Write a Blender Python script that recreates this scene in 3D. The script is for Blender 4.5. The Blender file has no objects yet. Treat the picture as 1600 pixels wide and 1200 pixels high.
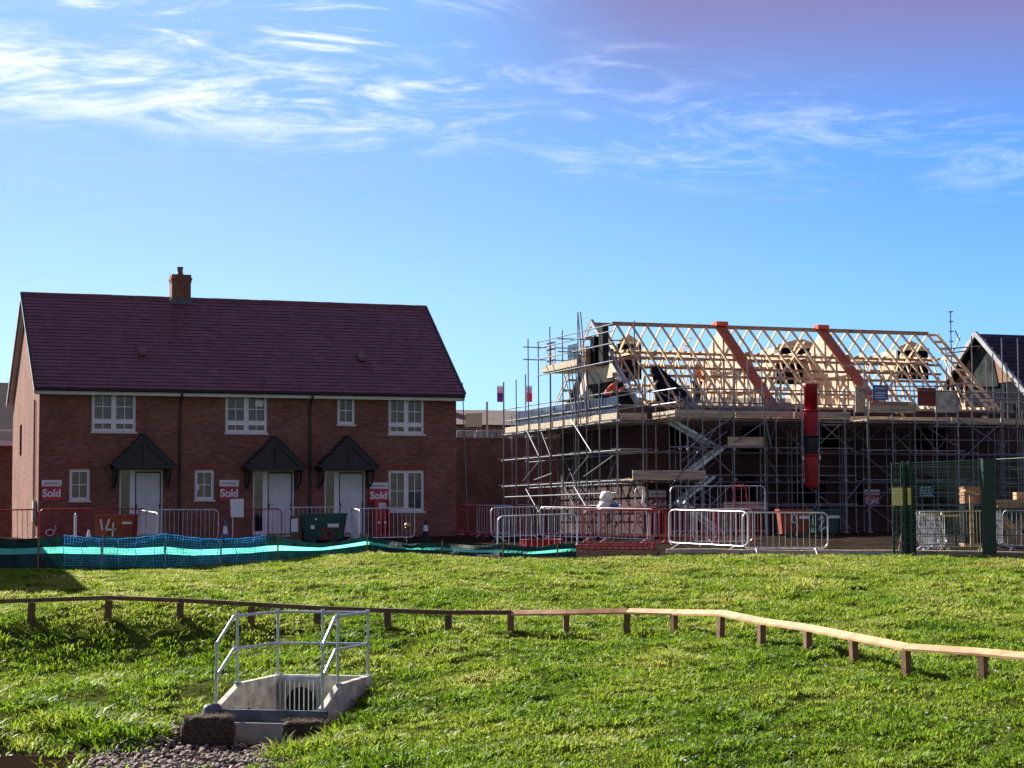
import bpy, math, random
import numpy as np
from mathutils import Vector, Matrix, noise
R = math.radians
rnd = random.Random(7)
scene = bpy.context.scene
COL = scene.collection

# ------------------------------------------------------------------ camera, sky, sun, exposure
F, PITCH, ROLL, CZ = 3050.0, math.atan(214/3050.0), R(-.3), .5
cam = bpy.data.objects.new('camera', bpy.data.cameras.new('camera'))
COL.objects.link(cam)
cam.matrix_world = Matrix.Translation((0, 0, CZ)) @ Matrix.Rotation(math.pi/2+PITCH, 4, 'X') @ Matrix.Rotation(ROLL, 4, 'Z')
cam.data.sensor_width = 36
cam.data.lens = F/1600*36
cam.data.clip_start = .1
cam.data.clip_end = 6000
scene.camera = cam
scene.view_settings.view_transform = 'Standard'
scene.view_settings.look = 'None'
scene.view_settings.gamma = 1
scene.view_settings.exposure = 1.32
SUN_EL, SUN_AZ = R(33), R(48)      # the sun stands behind the houses, to the left
travel = Vector((math.sin(SUN_AZ)*math.cos(SUN_EL), -math.cos(SUN_AZ)*math.cos(SUN_EL), -math.sin(SUN_EL)))
sl = bpy.data.lights.new('sun', 'SUN'); sl.energy = 5.0; sl.angle = R(.5); sl.color = (1, .93, .82)
sun = bpy.data.objects.new('sun', sl); COL.objects.link(sun)
sun.rotation_euler = travel.to_track_quat('-Z', 'Y').to_euler()

def sky_world():
    w = bpy.data.worlds.new('World'); scene.world = w; w.use_nodes = True
    nt = w.node_tree; N, L = nt.nodes, nt.links
    bg = N['Background']; bg.inputs[1].default_value = .054
    sky = N.new('ShaderNodeTexSky'); sky.sky_type = 'NISHITA'; sky.sun_disc = False
    sky.sun_elevation = SUN_EL; sky.sun_rotation = -SUN_AZ
    sky.air_density = 1.0; sky.dust_density = .25; sky.ozone_density = 2.5
    tc = N.new('ShaderNodeTexCoord'); sep = N.new('ShaderNodeSeparateXYZ'); L.new(tc.outputs['Generated'], sep.inputs[0])
    def m(op, a, b=None, c=None):
        n = N.new('ShaderNodeMath'); n.operation = op
        for i, x in enumerate((a, b, c)):
            if x is None: continue
            if isinstance(x, (int, float)): n.inputs[i].default_value = x
            else: L.new(x, n.inputs[i])
        return n.outputs[0]
    X, Y, Z = sep.outputs
    az = m('DIVIDE', X, m('MAXIMUM', m('ABSOLUTE', Y), .05))
    el = m('DIVIDE', Z, m('MAXIMUM', m('ABSOLUTE', Y), .05))
    # cirrus band: its centre falls from the upper left to the right
    def noise2(sx, sz, det, rot=0., off=0., dist=0.):
        cb = N.new('ShaderNodeCombineXYZ'); L.new(az, cb.inputs[0]); L.new(el, cb.inputs[1]); cb.inputs[2].default_value = off
        mp = N.new('ShaderNodeMapping'); L.new(cb.outputs[0], mp.inputs[0]); mp.inputs['Rotation'].default_value = (0, 0, rot)
        mp.inputs['Scale'].default_value = (sx, sz, 1)
        n = N.new('ShaderNodeTexNoise'); n.inputs['Scale'].default_value = 1; n.inputs['Detail'].default_value = det
        n.inputs['Roughness'].default_value = .62; n.inputs['Distortion'].default_value = dist
        L.new(mp.outputs[0], n.inputs[0]); return n.outputs['Fac']
    def sstep(x, a, b):
        n = N.new('ShaderNodeMapRange'); n.interpolation_type = 'SMOOTHSTEP'
        L.new(x, n.inputs[0]); n.inputs[1].default_value = a; n.inputs[2].default_value = b; return n.outputs[0]
    wob = noise2(9, 9, 2, 0, 3.1)
    cen = m('MULTIPLY_ADD', az, -.085, .213)
    dlt = m('SUBTRACT', m('SUBTRACT', el, cen), m('MULTIPLY', m('SUBTRACT', wob, .5), .05))
    band = sstep(m('ABSOLUTE', dlt), m('MULTIPLY_ADD', az, -.05, .032) if False else .040, .004)
    upper = m('MULTIPLY', sstep(el, .225, .25), sstep(az, .12, -.02))
    st = noise2(10, 46, 9, R(8), 1.7, 1.6)
    st2 = noise2(24, 80, 8, R(-9), 5.2, 1.6)
    patch = noise2(5, 12, 3, 0, 8.4)
    leftfade = m('MULTIPLY_ADD', sstep(az, .2, -.2), .68, .32)
    c1 = m('MULTIPLY', m('MULTIPLY', band, sstep(m('ADD', m('MULTIPLY_ADD', st2, .35, m('MULTIPLY', st, .75)), m('MULTIPLY', sstep(az, .02, -.2), .07)), .5, .76)), leftfade)
    c1 = m('MULTIPLY', c1, sstep(patch, .3, .55))
    c2 = m('MULTIPLY', m('MULTIPLY', upper, sstep(st, .5, .76)), m('MULTIPLY', sstep(patch, .42, .62), .8))
    veil = m('MULTIPLY', m('MULTIPLY', sstep(el, .06, .3), sstep(az, .0, -.3)), m('MULTIPLY', sstep(st, .3, .7), .12))
    cloud = m('MINIMUM', m('ADD', m('ADD', m('MULTIPLY', c1, .95), c2), veil), 1)
    # tint of the clear sky: deepens from the left horizon to the upper right
    def mix(fac, a, b, mode='MIX'):
        n = N.new('ShaderNodeMix'); n.data_type = 'RGBA'; n.blend_type = mode
        if isinstance(fac, (int, float)): n.inputs[0].default_value = fac
        else: L.new(fac, n.inputs[0])
        for i, x in ((6, a), (7, b)):
            if isinstance(x, tuple): n.inputs[i].default_value = (*x, 1)
            else: L.new(x, n.inputs[i])
        return n.outputs[2]
    lowc = mix(sstep(az, -.3, .3), (5.6, 9.1, 11.2), (2.75, 6.6, 10.9))
    hic = mix(sstep(az, -.3, .3), (3.1, 5.3, 9.4), (.95, 3.3, 8.9))
    grad = mix(sstep(el, .02, .21), lowc, hic)
    ahead = m('MULTIPLY', sstep(Y, -.1, .35), sstep(el, .9, .4))      # the bright band of sky on the sun's side
    dim = mix(1.0, sky.outputs[0], (.60, .62, .70), 'MULTIPLY')
    base = mix(m('MULTIPLY', ahead, .78), dim, grad)
    # mauve lens artefact painted into the upper right sky
    mv = m('MULTIPLY', m('MULTIPLY', sstep(el, .185, .29), sstep(az, -.06, .09)), .85)
    base = mix(mv, base, (2.2, 1.55, 3.1))
    L.new(mix(cloud, base, (8.0, 8.6, 10.2)), bg.inputs[0])
sky_world()

# ------------------------------------------------------------------ measuring helpers
_M = cam.matrix_world.to_3x3()
def ray(u, v): return _M @ Vector(((u-800)/F, -(v-600)/F, -1))
def at(u, v, Y):
    d = ray(u, v); t = Y/d.y
    return Vector((d.x*t, Y, CZ+d.z*t))
def xat(u, Y): return at(u, 813, Y).x
TH = math.atan(.366); CT, ST = math.cos(TH), math.sin(TH)
class Frame:                      # a building's own axes: x along the front, y into the building
    def __init__(s, ox, oy): s.o = (ox, oy)
    def w(s, x, y, z=0): return Vector((s.o[0]+x*CT-y*ST, s.o[1]+x*ST+y*CT, z))
    def l(s, p): a, b = p[0]-s.o[0], p[1]-s.o[1]; return Vector((a*CT+b*ST, -a*ST+b*CT, p[2]))
    def onY(s, u, v, y):
        d = ray(u, v); o = s.l((0, 0, CZ)); e = s.l((s.o[0]+d.x, s.o[1]+d.y, d.z)); t = (y-o.y)/e.y
        return (o.x+e.x*t, CZ+e.z*t)
    def onX(s, u, v, x):
        d = ray(u, v); o = s.l((0, 0, CZ)); e = s.l((s.o[0]+d.x, s.o[1]+d.y, d.z)); t = (x-o.x)/e.x
        return (o.y+e.y*t, CZ+e.z*t)

# ------------------------------------------------------------------ mesh helpers
class MB:
    def __init__(s): s.v = []; s.f = []
    def poly(s, pts):
        n = len(s.v); s.v += [tuple(p) for p in pts]; s.f.append(tuple(range(n, n+len(pts)))); return s
    def hexa(s, p):               # eight corners: bottom four, top four
        n = len(s.v); s.v += [tuple(q) for q in p]
        for a in ((3,2,1,0),(4,5,6,7),(0,1,5,4),(1,2,6,5),(2,3,7,6),(3,0,4,7)): s.f.append(tuple(n+i for i in a))
        return s
    def box(s, x0, x1, y0, y1, z0, z1):
        return s.hexa([(x0,y0,z0),(x1,y0,z0),(x1,y1,z0),(x0,y1,z0),(x0,y0,z1),(x1,y0,z1),(x1,y1,z1),(x0,y1,z1)])
    def beam(s, a, b, w, h, up=(0,0,1)):
        a, b = Vector(a), Vector(b); d = (b-a).normalized(); up = Vector(up)
        if abs(d.dot(up)) > .99: up = Vector((1,0,0))
        r = d.cross(up).normalized()*w/2; u = r.cross(d).normalized()*h/2
        return s.hexa([a-r-u, a+r-u, b+r-u, b-r-u, a-r+u, a+r+u, b+r+u, b-r+u])
    def tube(s, pts, r, n=7, cap=True, r2=None):
        pts = [Vector(p) for p in pts]; k0 = len(s.v); m = len(pts); prev = None
        for i, p in enumerate(pts):
            d = (pts[min(i+1,m-1)]-pts[max(i-1,0)]).normalized()
            if prev is None:
                u = d.cross(Vector((0,0,1)));
                if u.length < .01: u = d.cross(Vector((1,0,0)))
            else: u = prev - d*prev.dot(d)
            u.normalize(); prev = u; w = d.cross(u)
            rr = r if r2 is None else r+(r2-r)*i/(m-1)
            for j in range(n):
                a = 2*math.pi*j/n; s.v.append(tuple(p+u*math.cos(a)*rr+w*math.sin(a)*rr))
        for i in range(m-1):
            for j in range(n):
                a, b = k0+i*n+j, k0+i*n+(j+1) % n
                s.f.append((a, b, b+n, a+n))
        if cap: s.f.append(tuple(k0+j for j in range(n))[::-1]); s.f.append(tuple(k0+(m-1)*n+j for j in range(n)))
        return s
    def prism(s, pts, off):       # planar outline thickened by vector off
        off = Vector(off); a = [Vector(p) for p in pts]; b = [p+off for p in a]; n = len(a); k = len(s.v)
        s.v += [tuple(p) for p in a+b]; s.f.append(tuple(range(k, k+n))[::-1]); s.f.append(tuple(range(k+n, k+2*n)))
        for i in range(n): j = (i+1) % n; s.f.append((k+i, k+j, k+n+j, k+n+i))
        return s
    def lathe(s, prof, c, n=14):
        k = len(s.v); c = Vector(c)
        for r, z in prof:
            for j in range(n):
                a = 2*math.pi*j/n; s.v.append(tuple(c+Vector((r*math.cos(a), r*math.sin(a), z))))
        for i in range(len(prof)-1):
            for j in range(n): a, b = k+i*n+j, k+i*n+(j+1) % n; s.f.append((a, b, b+n, a+n))
        s.f.append(tuple(k+j for j in range(n))[::-1]); s.f.append(tuple(k+(len(prof)-1)*n+j for j in range(n)))
        return s
    def build(s, name, mat, parent=None, smooth=False, loc=None, bevel=0):
        me = bpy.data.meshes.new(name); me.from_pydata(s.v, [], s.f); me.materials.append(mat)
        if smooth: me.polygons.foreach_set('use_smooth', [True]*len(me.polygons))
        me.update()
        o = bpy.data.objects.new(name, me); COL.objects.link(o)
        if parent: o.parent = parent
        if loc is not None: o.location = loc
        if bevel:
            b = o.modifiers.new('bevel', 'BEVEL'); b.width = bevel; b.segments = 2; b.limit_method = 'ANGLE'
        return o
def tag(o, label=None, cat=None, group=None, kind=None):
    for k, v in (('label', label), ('category', cat), ('group', group), ('kind', kind)):
        if v: o[k] = v
    return o
def thing(name, label, cat, loc=(0,0,0), rz=0, group=None, rot=None):
    o = bpy.data.objects.new(name, None); COL.objects.link(o); o.location = loc
    o.rotation_euler = rot if rot else (0, 0, rz); o.empty_display_size = .2
    return tag(o, label, cat, group)
def copy_tree(o, parent=None):
    c = o.copy(); COL.objects.link(c)
    if parent: c.parent = parent
    for ch in list(o.children):
        copy_tree(ch, c)
    return c
def text_mesh(txt, size, mat, name, parent, loc, rot, bold=.0, depth=.002, align='CENTER'):
    cu = bpy.data.curves.new(name, 'FONT'); cu.body = txt; cu.size = size; cu.offset = bold; cu.extrude = depth
    cu.align_x = align; cu.align_y = 'CENTER'
    t = bpy.data.objects.new('t', cu); COL.objects.link(t)
    me = bpy.data.meshes.new_from_object(t.evaluated_get(bpy.context.evaluated_depsgraph_get()))
    bpy.data.objects.remove(t)
    me.materials.clear(); me.materials.append(mat); me.name = name
    o = bpy.data.objects.new(name, me); COL.objects.link(o); o.parent = parent; o.location = loc; o.rotation_euler = rot
    return o

# ------------------------------------------------------------------ materials
def mat(name, col, rough=.6, metal=0, var=.15, scale=6., bump=0., col2=None, island=0., spec=.5, trans=0., noise_stretch=None, detail=5):
    m = bpy.data.materials.new(name); m.use_nodes = True; nt = m.node_tree; N, L = nt.nodes, nt.links
    b = N['Principled BSDF']; b.inputs['Roughness'].default_value = rough; b.inputs['Metallic'].default_value = metal
    b.inputs['Specular IOR Level'].default_value = spec
    tc = N.new('ShaderNodeTexCoord'); mp = N.new('ShaderNodeMapping'); L.new(tc.outputs['Object'], mp.inputs[0])
    if noise_stretch: mp.inputs['Scale'].default_value = noise_stretch
    n = N.new('ShaderNodeTexNoise'); n.inputs['Scale'].default_value = scale; n.inputs['Detail'].default_value = detail
    L.new(mp.outputs[0], n.inputs[0])
    c2 = col2 or tuple(min(1, c*(1-var*1.6)) for c in col)
    c1 = col if col2 else tuple(min(1, c*(1+var)) for c in col)
    r = N.new('ShaderNodeValToRGB'); r.color_ramp.elements[0].position = .32; r.color_ramp.elements[1].position = .68
    r.color_ramp.elements[0].color = (*c2, 1); r.color_ramp.elements[1].color = (*c1, 1)
    L.new(n.outputs['Fac'], r.inputs[0]); out = r.outputs[0]
    if island:
        g = N.new('ShaderNodeNewGeometry'); mr = N.new('ShaderNodeMapRange'); L.new(g.outputs['Random Per Island'], mr.inputs[0])
        mr.inputs[3].default_value = 1-island; mr.inputs[4].default_value = 1+island
        mx = N.new('ShaderNodeMix'); mx.data_type = 'RGBA'; mx.blend_type = 'MULTIPLY'; mx.inputs[0].default_value = 1
        cb = N.new('ShaderNodeCombineColor')
        for i in range(3): L.new(mr.outputs[0], cb.inputs[i])
        L.new(out, mx.inputs[6]); L.new(cb.outputs[0], mx.inputs[7]); out = mx.outputs[2]
    L.new(out, b.inputs['Base Color'])
    if bump:
        bp = N.new('ShaderNodeBump'); bp.inputs['Strength'].default_value = bump; bp.inputs['Distance'].default_value = .02
        L.new(n.outputs['Fac'], bp.inputs['Height']); L.new(bp.outputs[0], b.inputs['Normal'])
    if trans:
        t = N.new('ShaderNodeBsdfTranslucent'); L.new(out, t.inputs[0]); ms = N.new('ShaderNodeMixShader'); ms.inputs[0].default_value = trans
        L.new(b.outputs[0], ms.inputs[1]); L.new(t.outputs[0], ms.inputs[2]); L.new(ms.outputs[0], N['Material Output'].inputs[0])
    return m
def brick_mat(name, c1, c2, mortar, stain=.25, msize=.011):
    m = bpy.data.materials.new(name); m.use_nodes = True; nt = m.node_tree; N, L = nt.nodes, nt.links
    b = N['Principled BSDF']; b.inputs['Roughness'].default_value = .85; b.inputs['Specular IOR Level'].default_value = .25
    tc = N.new('ShaderNodeTexCoord'); sp = N.new('ShaderNodeSeparateXYZ'); L.new(tc.outputs['Object'], sp.inputs[0])
    ad = N.new('ShaderNodeMath'); L.new(sp.outputs[0], ad.inputs[0]); L.new(sp.outputs[1], ad.inputs[1])
    cb = N.new('ShaderNodeCombineXYZ'); L.new(ad.outputs[0], cb.inputs[0]); L.new(sp.outputs[2], cb.inputs[1])
    bt = N.new('ShaderNodeTexBrick'); L.new(cb.outputs[0], bt.inputs[0])
    bt.inputs['Scale'].default_value = 1; bt.inputs['Brick Width'].default_value = .225; bt.inputs['Row Height'].default_value = .075
    bt.inputs['Mortar Size'].default_value = msize; bt.inputs['Bias'].default_value = -.1
    bt.inputs['Color1'].default_value = (*c1, 1); bt.inputs['Color2'].default_value = (*c2, 1); bt.inputs['Mortar'].default_value = (*mortar, 1)
    n = N.new('ShaderNodeTexNoise'); L.new(tc.outputs['Object'], n.inputs[0]); n.inputs['Scale'].default_value = .9; n.inputs['Detail'].default_value = 6
    mr = N.new('ShaderNodeMapRange'); L.new(n.outputs['Fac'], mr.inputs[0]); mr.inputs[1].default_value = .3; mr.inputs[2].default_value = .7
    mr.inputs[3].default_value = 1-stain; mr.inputs[4].default_value = 1+stain*.6
    # single odd bricks
    mp = N.new('ShaderNodeMapping'); L.new(cb.outputs[0], mp.inputs[0]); mp.inputs['Scale'].default_value = (1/.225, 1/.075, 1)
    wn = N.new('ShaderNodeTexNoise'); L.new(mp.outputs[0], wn.inputs[0]); wn.inputs['Scale'].default_value = .8; wn.inputs['Detail'].default_value = 1
    mr2 = N.new('ShaderNodeMapRange'); L.new(wn.outputs['Fac'], mr2.inputs[0]); mr2.inputs[1].default_value = .3; mr2.inputs[2].default_value = .7
    mr2.inputs[3].default_value = .78; mr2.inputs[4].default_value = 1.22
    mu = N.new('ShaderNodeMath'); mu.operation = 'MULTIPLY'; L.new(mr.outputs[0], mu.inputs[0]); L.new(mr2.outputs[0], mu.inputs[1])
    vm = N.new('ShaderNodeVectorMath'); vm.operation = 'SCALE'; L.new(bt.outputs['Color'], vm.inputs[0]); L.new(mu.outputs[0], vm.inputs['Scale'])
    L.new(vm.outputs[0], b.inputs['Base Color'])
    bp = N.new('ShaderNodeBump'); bp.inputs['Strength'].default_value = .6; bp.inputs['Distance'].default_value = .008; bp.invert = True
    L.new(bt.outputs['Fac'], bp.inputs['Height']); L.new(bp.outputs[0], b.inputs['Normal'])
    return m
M = {}
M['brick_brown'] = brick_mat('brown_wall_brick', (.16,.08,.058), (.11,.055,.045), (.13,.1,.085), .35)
M['brick'] = brick_mat('red_brick', (.262,.097,.064), (.188,.067,.048), (.20,.14,.11))
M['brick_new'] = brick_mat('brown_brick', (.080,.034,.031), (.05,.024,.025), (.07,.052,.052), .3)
M['brick_tan'] = brick_mat('tan_brick', (.34,.17,.10), (.27,.13,.08), (.3,.22,.16))
M['tile'] = mat('plum_roof_tile', (.145,.056,.072), .5, var=.13, scale=2.6, bump=.2, island=.1, spec=.4)
M['ridge'] = mat('ridge_tile', (.13,.05,.055), .55, var=.2, scale=5, island=.12)
M['slate'] = mat('dark_slate', (.004,.012,.028), .6, var=.3, scale=2, island=.2, spec=.25)
M['porch'] = mat('grey_porch_slate', (.022,.03,.038), .55, var=.3, scale=7, island=.18)
M['porch_wood'] = mat('dark_porch_timber', (.008,.011,.015), .5, scale=12)
M['white'] = mat('white_upvc', (.78,.78,.79), .35, var=.04, scale=3)
M['fascia'] = mat('white_fascia', (.7,.68,.66), .5, var=.08, scale=2)
M['black'] = mat('black_plastic', (.012,.012,.015), .4, scale=8)
M['sill'] = mat('white_sill', (.66,.65,.63), .6, var=.08)
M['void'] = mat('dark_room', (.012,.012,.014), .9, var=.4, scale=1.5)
M['pane_tint'] = mat('pane_reflection_tint', (.27,.30,.33), .9, var=.35, scale=3)  # pale blue-grey put in for the sky reflected by the panes
M['door_film'] = mat('white_door_film', (.62,.64,.68), .3, var=.06, scale=3, bump=.3)
M['steel'] = mat('scaffold_tube', (.28,.30,.34), .42, .45, var=.35, scale=5, col2=(.17,.16,.16))
M['galv'] = mat('galvanised_steel', (.5,.55,.6), .38, .8, var=.2, scale=12)
M['barrier'] = mat('barrier_galvanised', (.62,.64,.68), .4, .55, var=.2, scale=6)
M['barrier_red'] = mat('barrier_red_paint', (.36,.014,.022), .45, var=.25, scale=6)
M['barrier_sun_gold'] = mat('barrier_sun_gold_tint', (.6,.5,.3), .42, .4, var=.2, scale=6)  # gold of the sun's reflection put into the barrier colour
M['board'] = mat('scaffold_board', (.50,.41,.29), .8, var=.3, scale=3, bump=.2, noise_stretch=(.4,2,6))
M['timber'] = mat('new_truss_timber', (.68,.51,.31), .7, var=.14, scale=5, noise_stretch=(1,1,3), island=.14)
M['timber_dark'] = mat('binder_timber', (.36,.22,.14), .75, var=.2, scale=5, island=.12)
M['osb'] = mat('osb_sheet', (.55,.42,.28), .8, var=.3, scale=22, bump=.2)
M['plaster'] = mat('pale_spandrel_board', (.62,.52,.42), .8, var=.14, scale=3)
M['greyboard'] = mat('grey_green_sheathing', (.030,.036,.036), .9, var=.5, scale=1.6, spec=.12)
M['membrane'] = mat('dark_blue_membrane', (.008,.010,.018), .95, var=.4, scale=3, bump=.3, spec=.08)
M['orange'] = mat('orange_cavity_barrier', (.42,.10,.035), .7, var=.2, scale=3, bump=.2)
M['orange_hi'] = mat('orange_red_cap', (.75,.10,.03), .5, var=.12)
M['verge'] = mat('pale_verge_board', (.38,.39,.42), .6, var=.2, scale=3)
M['chute_red'] = mat('chute_red_plastic', (.36,.006,.012), .45, var=.12, scale=2)
M['chute_black'] = mat('chute_black_plastic', (.008,.014,.02), .35)
M['netblue'] = mat('brick_guard_mesh', (.02,.055,.14), .5, var=.4, scale=6)
M['sign_red'] = mat('crimson_sign', (.40,.008,.04), .4, var=.05)
M['sign_white'] = mat('white_sign', (.74,.74,.76), .4, var=.04)
M['sign_grey'] = mat('sign_lettering_grey', (.2,.16,.2), .5)
M['paint_white'] = mat('white_paint', (.7,.7,.68), .6, var=.15, scale=20)
M['paint_red'] = mat('red_marker_paint', (.32,.03,.02), .6)
M['skip_orange'] = mat('orange_skip_paint', (.42,.07,.018), .5, var=.3, scale=3.5, col2=(.17,.032,.016))
M['skip_green'] = mat('green_skip_paint', (.012,.075,.06), .45, var=.3, scale=3)
M['concrete'] = mat('precast_concrete', (.52,.50,.41), .85, var=.28, scale=4, bump=.25)
M['concrete_low'] = mat('cast_concrete', (.33,.32,.28), .85, var=.25, scale=2.5, bump=.3)
M['lip'] = mat('dark_stop_board', (.10,.12,.15), .5, .3, var=.3, scale=4)
M['bale'] = mat('brown_straw', (.06,.04,.027), .95, var=.5, scale=14, bump=.8, noise_stretch=(1,1,2))
M['straw'] = mat('dry_straw', (.24,.18,.10), .9, var=.4, scale=20, island=.35)
M['rock'] = mat('cobbles', (.22,.17,.135), .8, var=.45, scale=5, bump=.3, island=.6)
M['rail_brown'] = mat('brown_treated_timber', (.15,.065,.04), .7, var=.3, scale=6, bump=.2)
M['rail_pale'] = mat('pale_treated_timber', (.60,.38,.20), .7, scale=4.5, bump=.3, col2=(.40,.19,.085), detail=9)
M['post'] = mat('treated_post', (.24,.12,.06), .75, var=.3, scale=7, bump=.2)
M['green_fence'] = mat('dark_green_coat', (.003,.030,.024), .45, var=.2)
M['green_wire'] = mat('grey_green_wire', (.09,.17,.14), .4, .3, var=.2)
M['net_green'] = mat('dark_green_silt_mesh', (.003,.04,.038), .7, var=.35, scale=4, trans=.2)
M['mint'] = mat('mint_stripe', (.16,.85,.66), .6, var=.05, trans=.85)
M['net_cyan'] = mat('blue_plastic_netting', (.20,.58,.95), .4, var=.15, trans=.5)
M['stake'] = mat('wooden_stake', (.26,.17,.10), .8, var=.3)
M['fire_red'] = mat('fire_point_red', (.42,.012,.02), .4, var=.1)
M['blue'] = mat('blue_sign', (.02,.12,.36), .4, var=.08)
M['yellow'] = mat('yellow_board', (.62,.52,.10), .5, var=.12)
M['purple'] = mat('purple_flag', (.25,.05,.38), .7, trans=.3)
M['pink'] = mat('pale_flag', (.75,.55,.68), .7, trans=.3)
M['crimson'] = mat('red_flag', (.75,.03,.10), .7, trans=.35)
M['skin'] = mat('skin', (.45,.24,.17), .6, var=.05)
M['hivis'] = mat('orange_hivis', (.85,.10,.02), .7, var=.08)
M['navy'] = mat('navy_cloth', (.015,.02,.045), .85)
M['boot'] = mat('dark_boot', (.02,.015,.012), .7)
M['helmet'] = mat('white_helmet', (.75,.75,.72), .3, var=.03)
M['sack'] = mat('white_sack', (.75,.74,.68), .6, var=.08, scale=8, bump=.4, trans=.2)
M['cone_orange'] = mat('cone_orange', (.6,.1,.02), .5)
M['twig'] = mat('bare_twigs', (.10,.075,.06), .9)
M['kerb'] = mat('pale_kerb', (.55,.45,.34), .85, var=.15, scale=5)
M['pallet'] = mat('pallet_timber', (.50,.34,.18), .75, var=.25, scale=4, island=.15)
M['blockbrick'] = mat('brick_pack', (.38,.18,.10), .85, var=.3, scale=9)
M['window_far'] = mat('far_window', (.1,.11,.13), .2)
M['flower'] = mat('daisy_white', (.7,.7,.6), .6, trans=.3)
def glass_mat():
    m = bpy.data.materials.new('window_glass'); m.use_nodes = True; N, L = m.node_tree.nodes, m.node_tree.links
    b = N['Principled BSDF']; b.inputs['Roughness'].default_value = .06; b.inputs['Metallic'].default_value = .0
    b.inputs['Base Color'].default_value = (.02,.025,.028,1); b.inputs['Specular IOR Level'].default_value = .9
    b.inputs['Alpha'].default_value = .55
    tc = N.new('ShaderNodeTexCoord'); n = N.new('ShaderNodeTexNoise'); n.inputs['Scale'].default_value = 2.2; L.new(tc.outputs['Object'], n.inputs[0])
    bp = N.new('ShaderNodeBump'); bp.inputs['Strength'].default_value = .12; bp.inputs['Distance'].default_value = .02
    L.new(n.outputs['Fac'], bp.inputs['Height']); L.new(bp.outputs[0], b.inputs['Normal'])
    return m
M['glass'] = glass_mat()

# ------------------------------------------------------------------ terrain
EDGE = [(-200,892,55),(0,888,54),(160,890,53.5),(300,886,53.5),(415,878,54),(575,862,56),(700,868,54),(780,873,52),(900,873,51),(1045,868,51),(1290,868,51),(1400,868,50.5),(1600,872,49),(1800,878,47)]
RAILP = [(-70,975,40.8),(50,972,40),(170,966,39.6),(282,970,39.2),(393,975,38.9),(496,979,38.5),(605,985,38.1),(700,986,37.9),(798,992,37.5),(885,993,37.5),(980,995,37.7),(1053,995,36.9),(1127,1000,35.6),(1190,1012,34.3),(1262,1020,32.8),(1333,1042,31.4),(1415,1055,30),(1535,1065,28.9),(1660,1082,27.8)]
E_w = [at(*p) for p in EDGE]; RP_w = [at(*p) for p in RAILP]
ctrl = [tuple(p) for p in E_w]+[tuple(p) for p in RP_w]
ctrl += [tuple(at(*p)) for p in [(0,1178,30.6),(200,1178,30.4),(0,1080,34.5),(200,1080,34.4),(250,1150,31.2),(330,1058,34.6),(465,1052,35.0),(620,1056,34.4),(600,1120,31.0),
    (560,1160,29.3),(480,1190,28.3),(600,1200,27),(800,1100,31),(1000,1200,25.3),(1200,1100,28.8),(1300,1200,24.6),(1600,1200,24),(1450,1120,27)]]
ctrl += [tuple(at(*p)) for p in [(-60,1020,39.4),(60,1020,39.2),(170,1016,38.8),(282,1016,38.4),(393,1010,38.1)]]
ctrl += [(-4.5,30.6,-3.05),(-4.2,29,-3.05),(-6,28.8,-3.05),(-8,29.9,-3.16),(-10,27,-3.2),(-7,27,-3.14),(-3.6,26,-3.1),(-4.6,31.6,-3.02),(-3.2,31.3,-2.98)]
for x in (-20,-8,4,16): ctrl += [(x,20,-3.1),(x,12,-2.4),(x,6,-1.75),(x,0,-1.15)]
for u in (-200,200,600,1000,1400,1750):
    for Y, z in ((59,-.26),(63,-.12),(69,-.03),(78,0),(90,0)): ctrl.append((xat(u,Y),Y,z))
for u in range(-100, 1750, 110):
    Ye = np.interp(u, [p[0] for p in EDGE], [p[2] for p in EDGE]); ve = np.interp(u, [p[0] for p in EDGE], [p[1] for p in EDGE])
    Yr = np.interp(u, [p[0] for p in RAILP], [p[2] for p in RAILP]); vr = np.interp(u, [p[0] for p in RAILP], [p[1] for p in RAILP])
    a, b = at(u, ve, Ye), at(u, vr, Yr)
    for q in (.2, .5, .8): p = a.lerp(b, q); ctrl.append((p.x, p.y, p.z-.03))
ctrl = np.array(ctrl)
def _U(r2): return np.where(r2 > 1e-9, r2*np.log(np.maximum(r2, 1e-9)), 0)
_n = len(ctrl); _d = ((ctrl[:,None,:2]-ctrl[None,:,:2])**2).sum(-1)
_A = np.zeros((_n+3,_n+3)); _A[:_n,:_n] = _U(_d)+np.eye(_n)*.4; _A[:_n,_n] = 1; _A[:_n,_n+1:] = ctrl[:,:2]; _A[_n:,:_n] = _A[:_n,_n:].T
_W = np.linalg.solve(_A, np.concatenate([ctrl[:,2], [0,0,0]]))
ex = [p.x for p in E_w]; ey = [p.y for p in E_w]
def edge_y(X): return np.interp(X, ex, ey)
HWo = at(432,1053,34.3); HWa = R(-13.8)             # headwall: back-left corner and turn
HWc, HWs = math.cos(HWa), math.sin(HWa)
def hw_local(X, Y): a, b = X-HWo.x, Y-HWo.y; return a*HWc+b*HWs, -a*HWs+b*HWc
def bumps(X, Y, seed=0):
    r = np.random.RandomState(seed+3); z = 0
    for wl, am in ((3.2,.05),(1.7,.035),(.9,.03),(.55,.022),(.33,.012)):
        for k in range(5):
            a = r.rand()*6.283; p = r.rand()*6.283; w = wl*(.75+.5*r.rand())
            z = z+am*.55*np.sin((X*math.cos(a)+Y*math.sin(a))*6.283/w+p+1.3*np.sin((X*math.sin(a)-Y*math.cos(a))*6.283/(w*2.3)+p*2))
    return z
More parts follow.
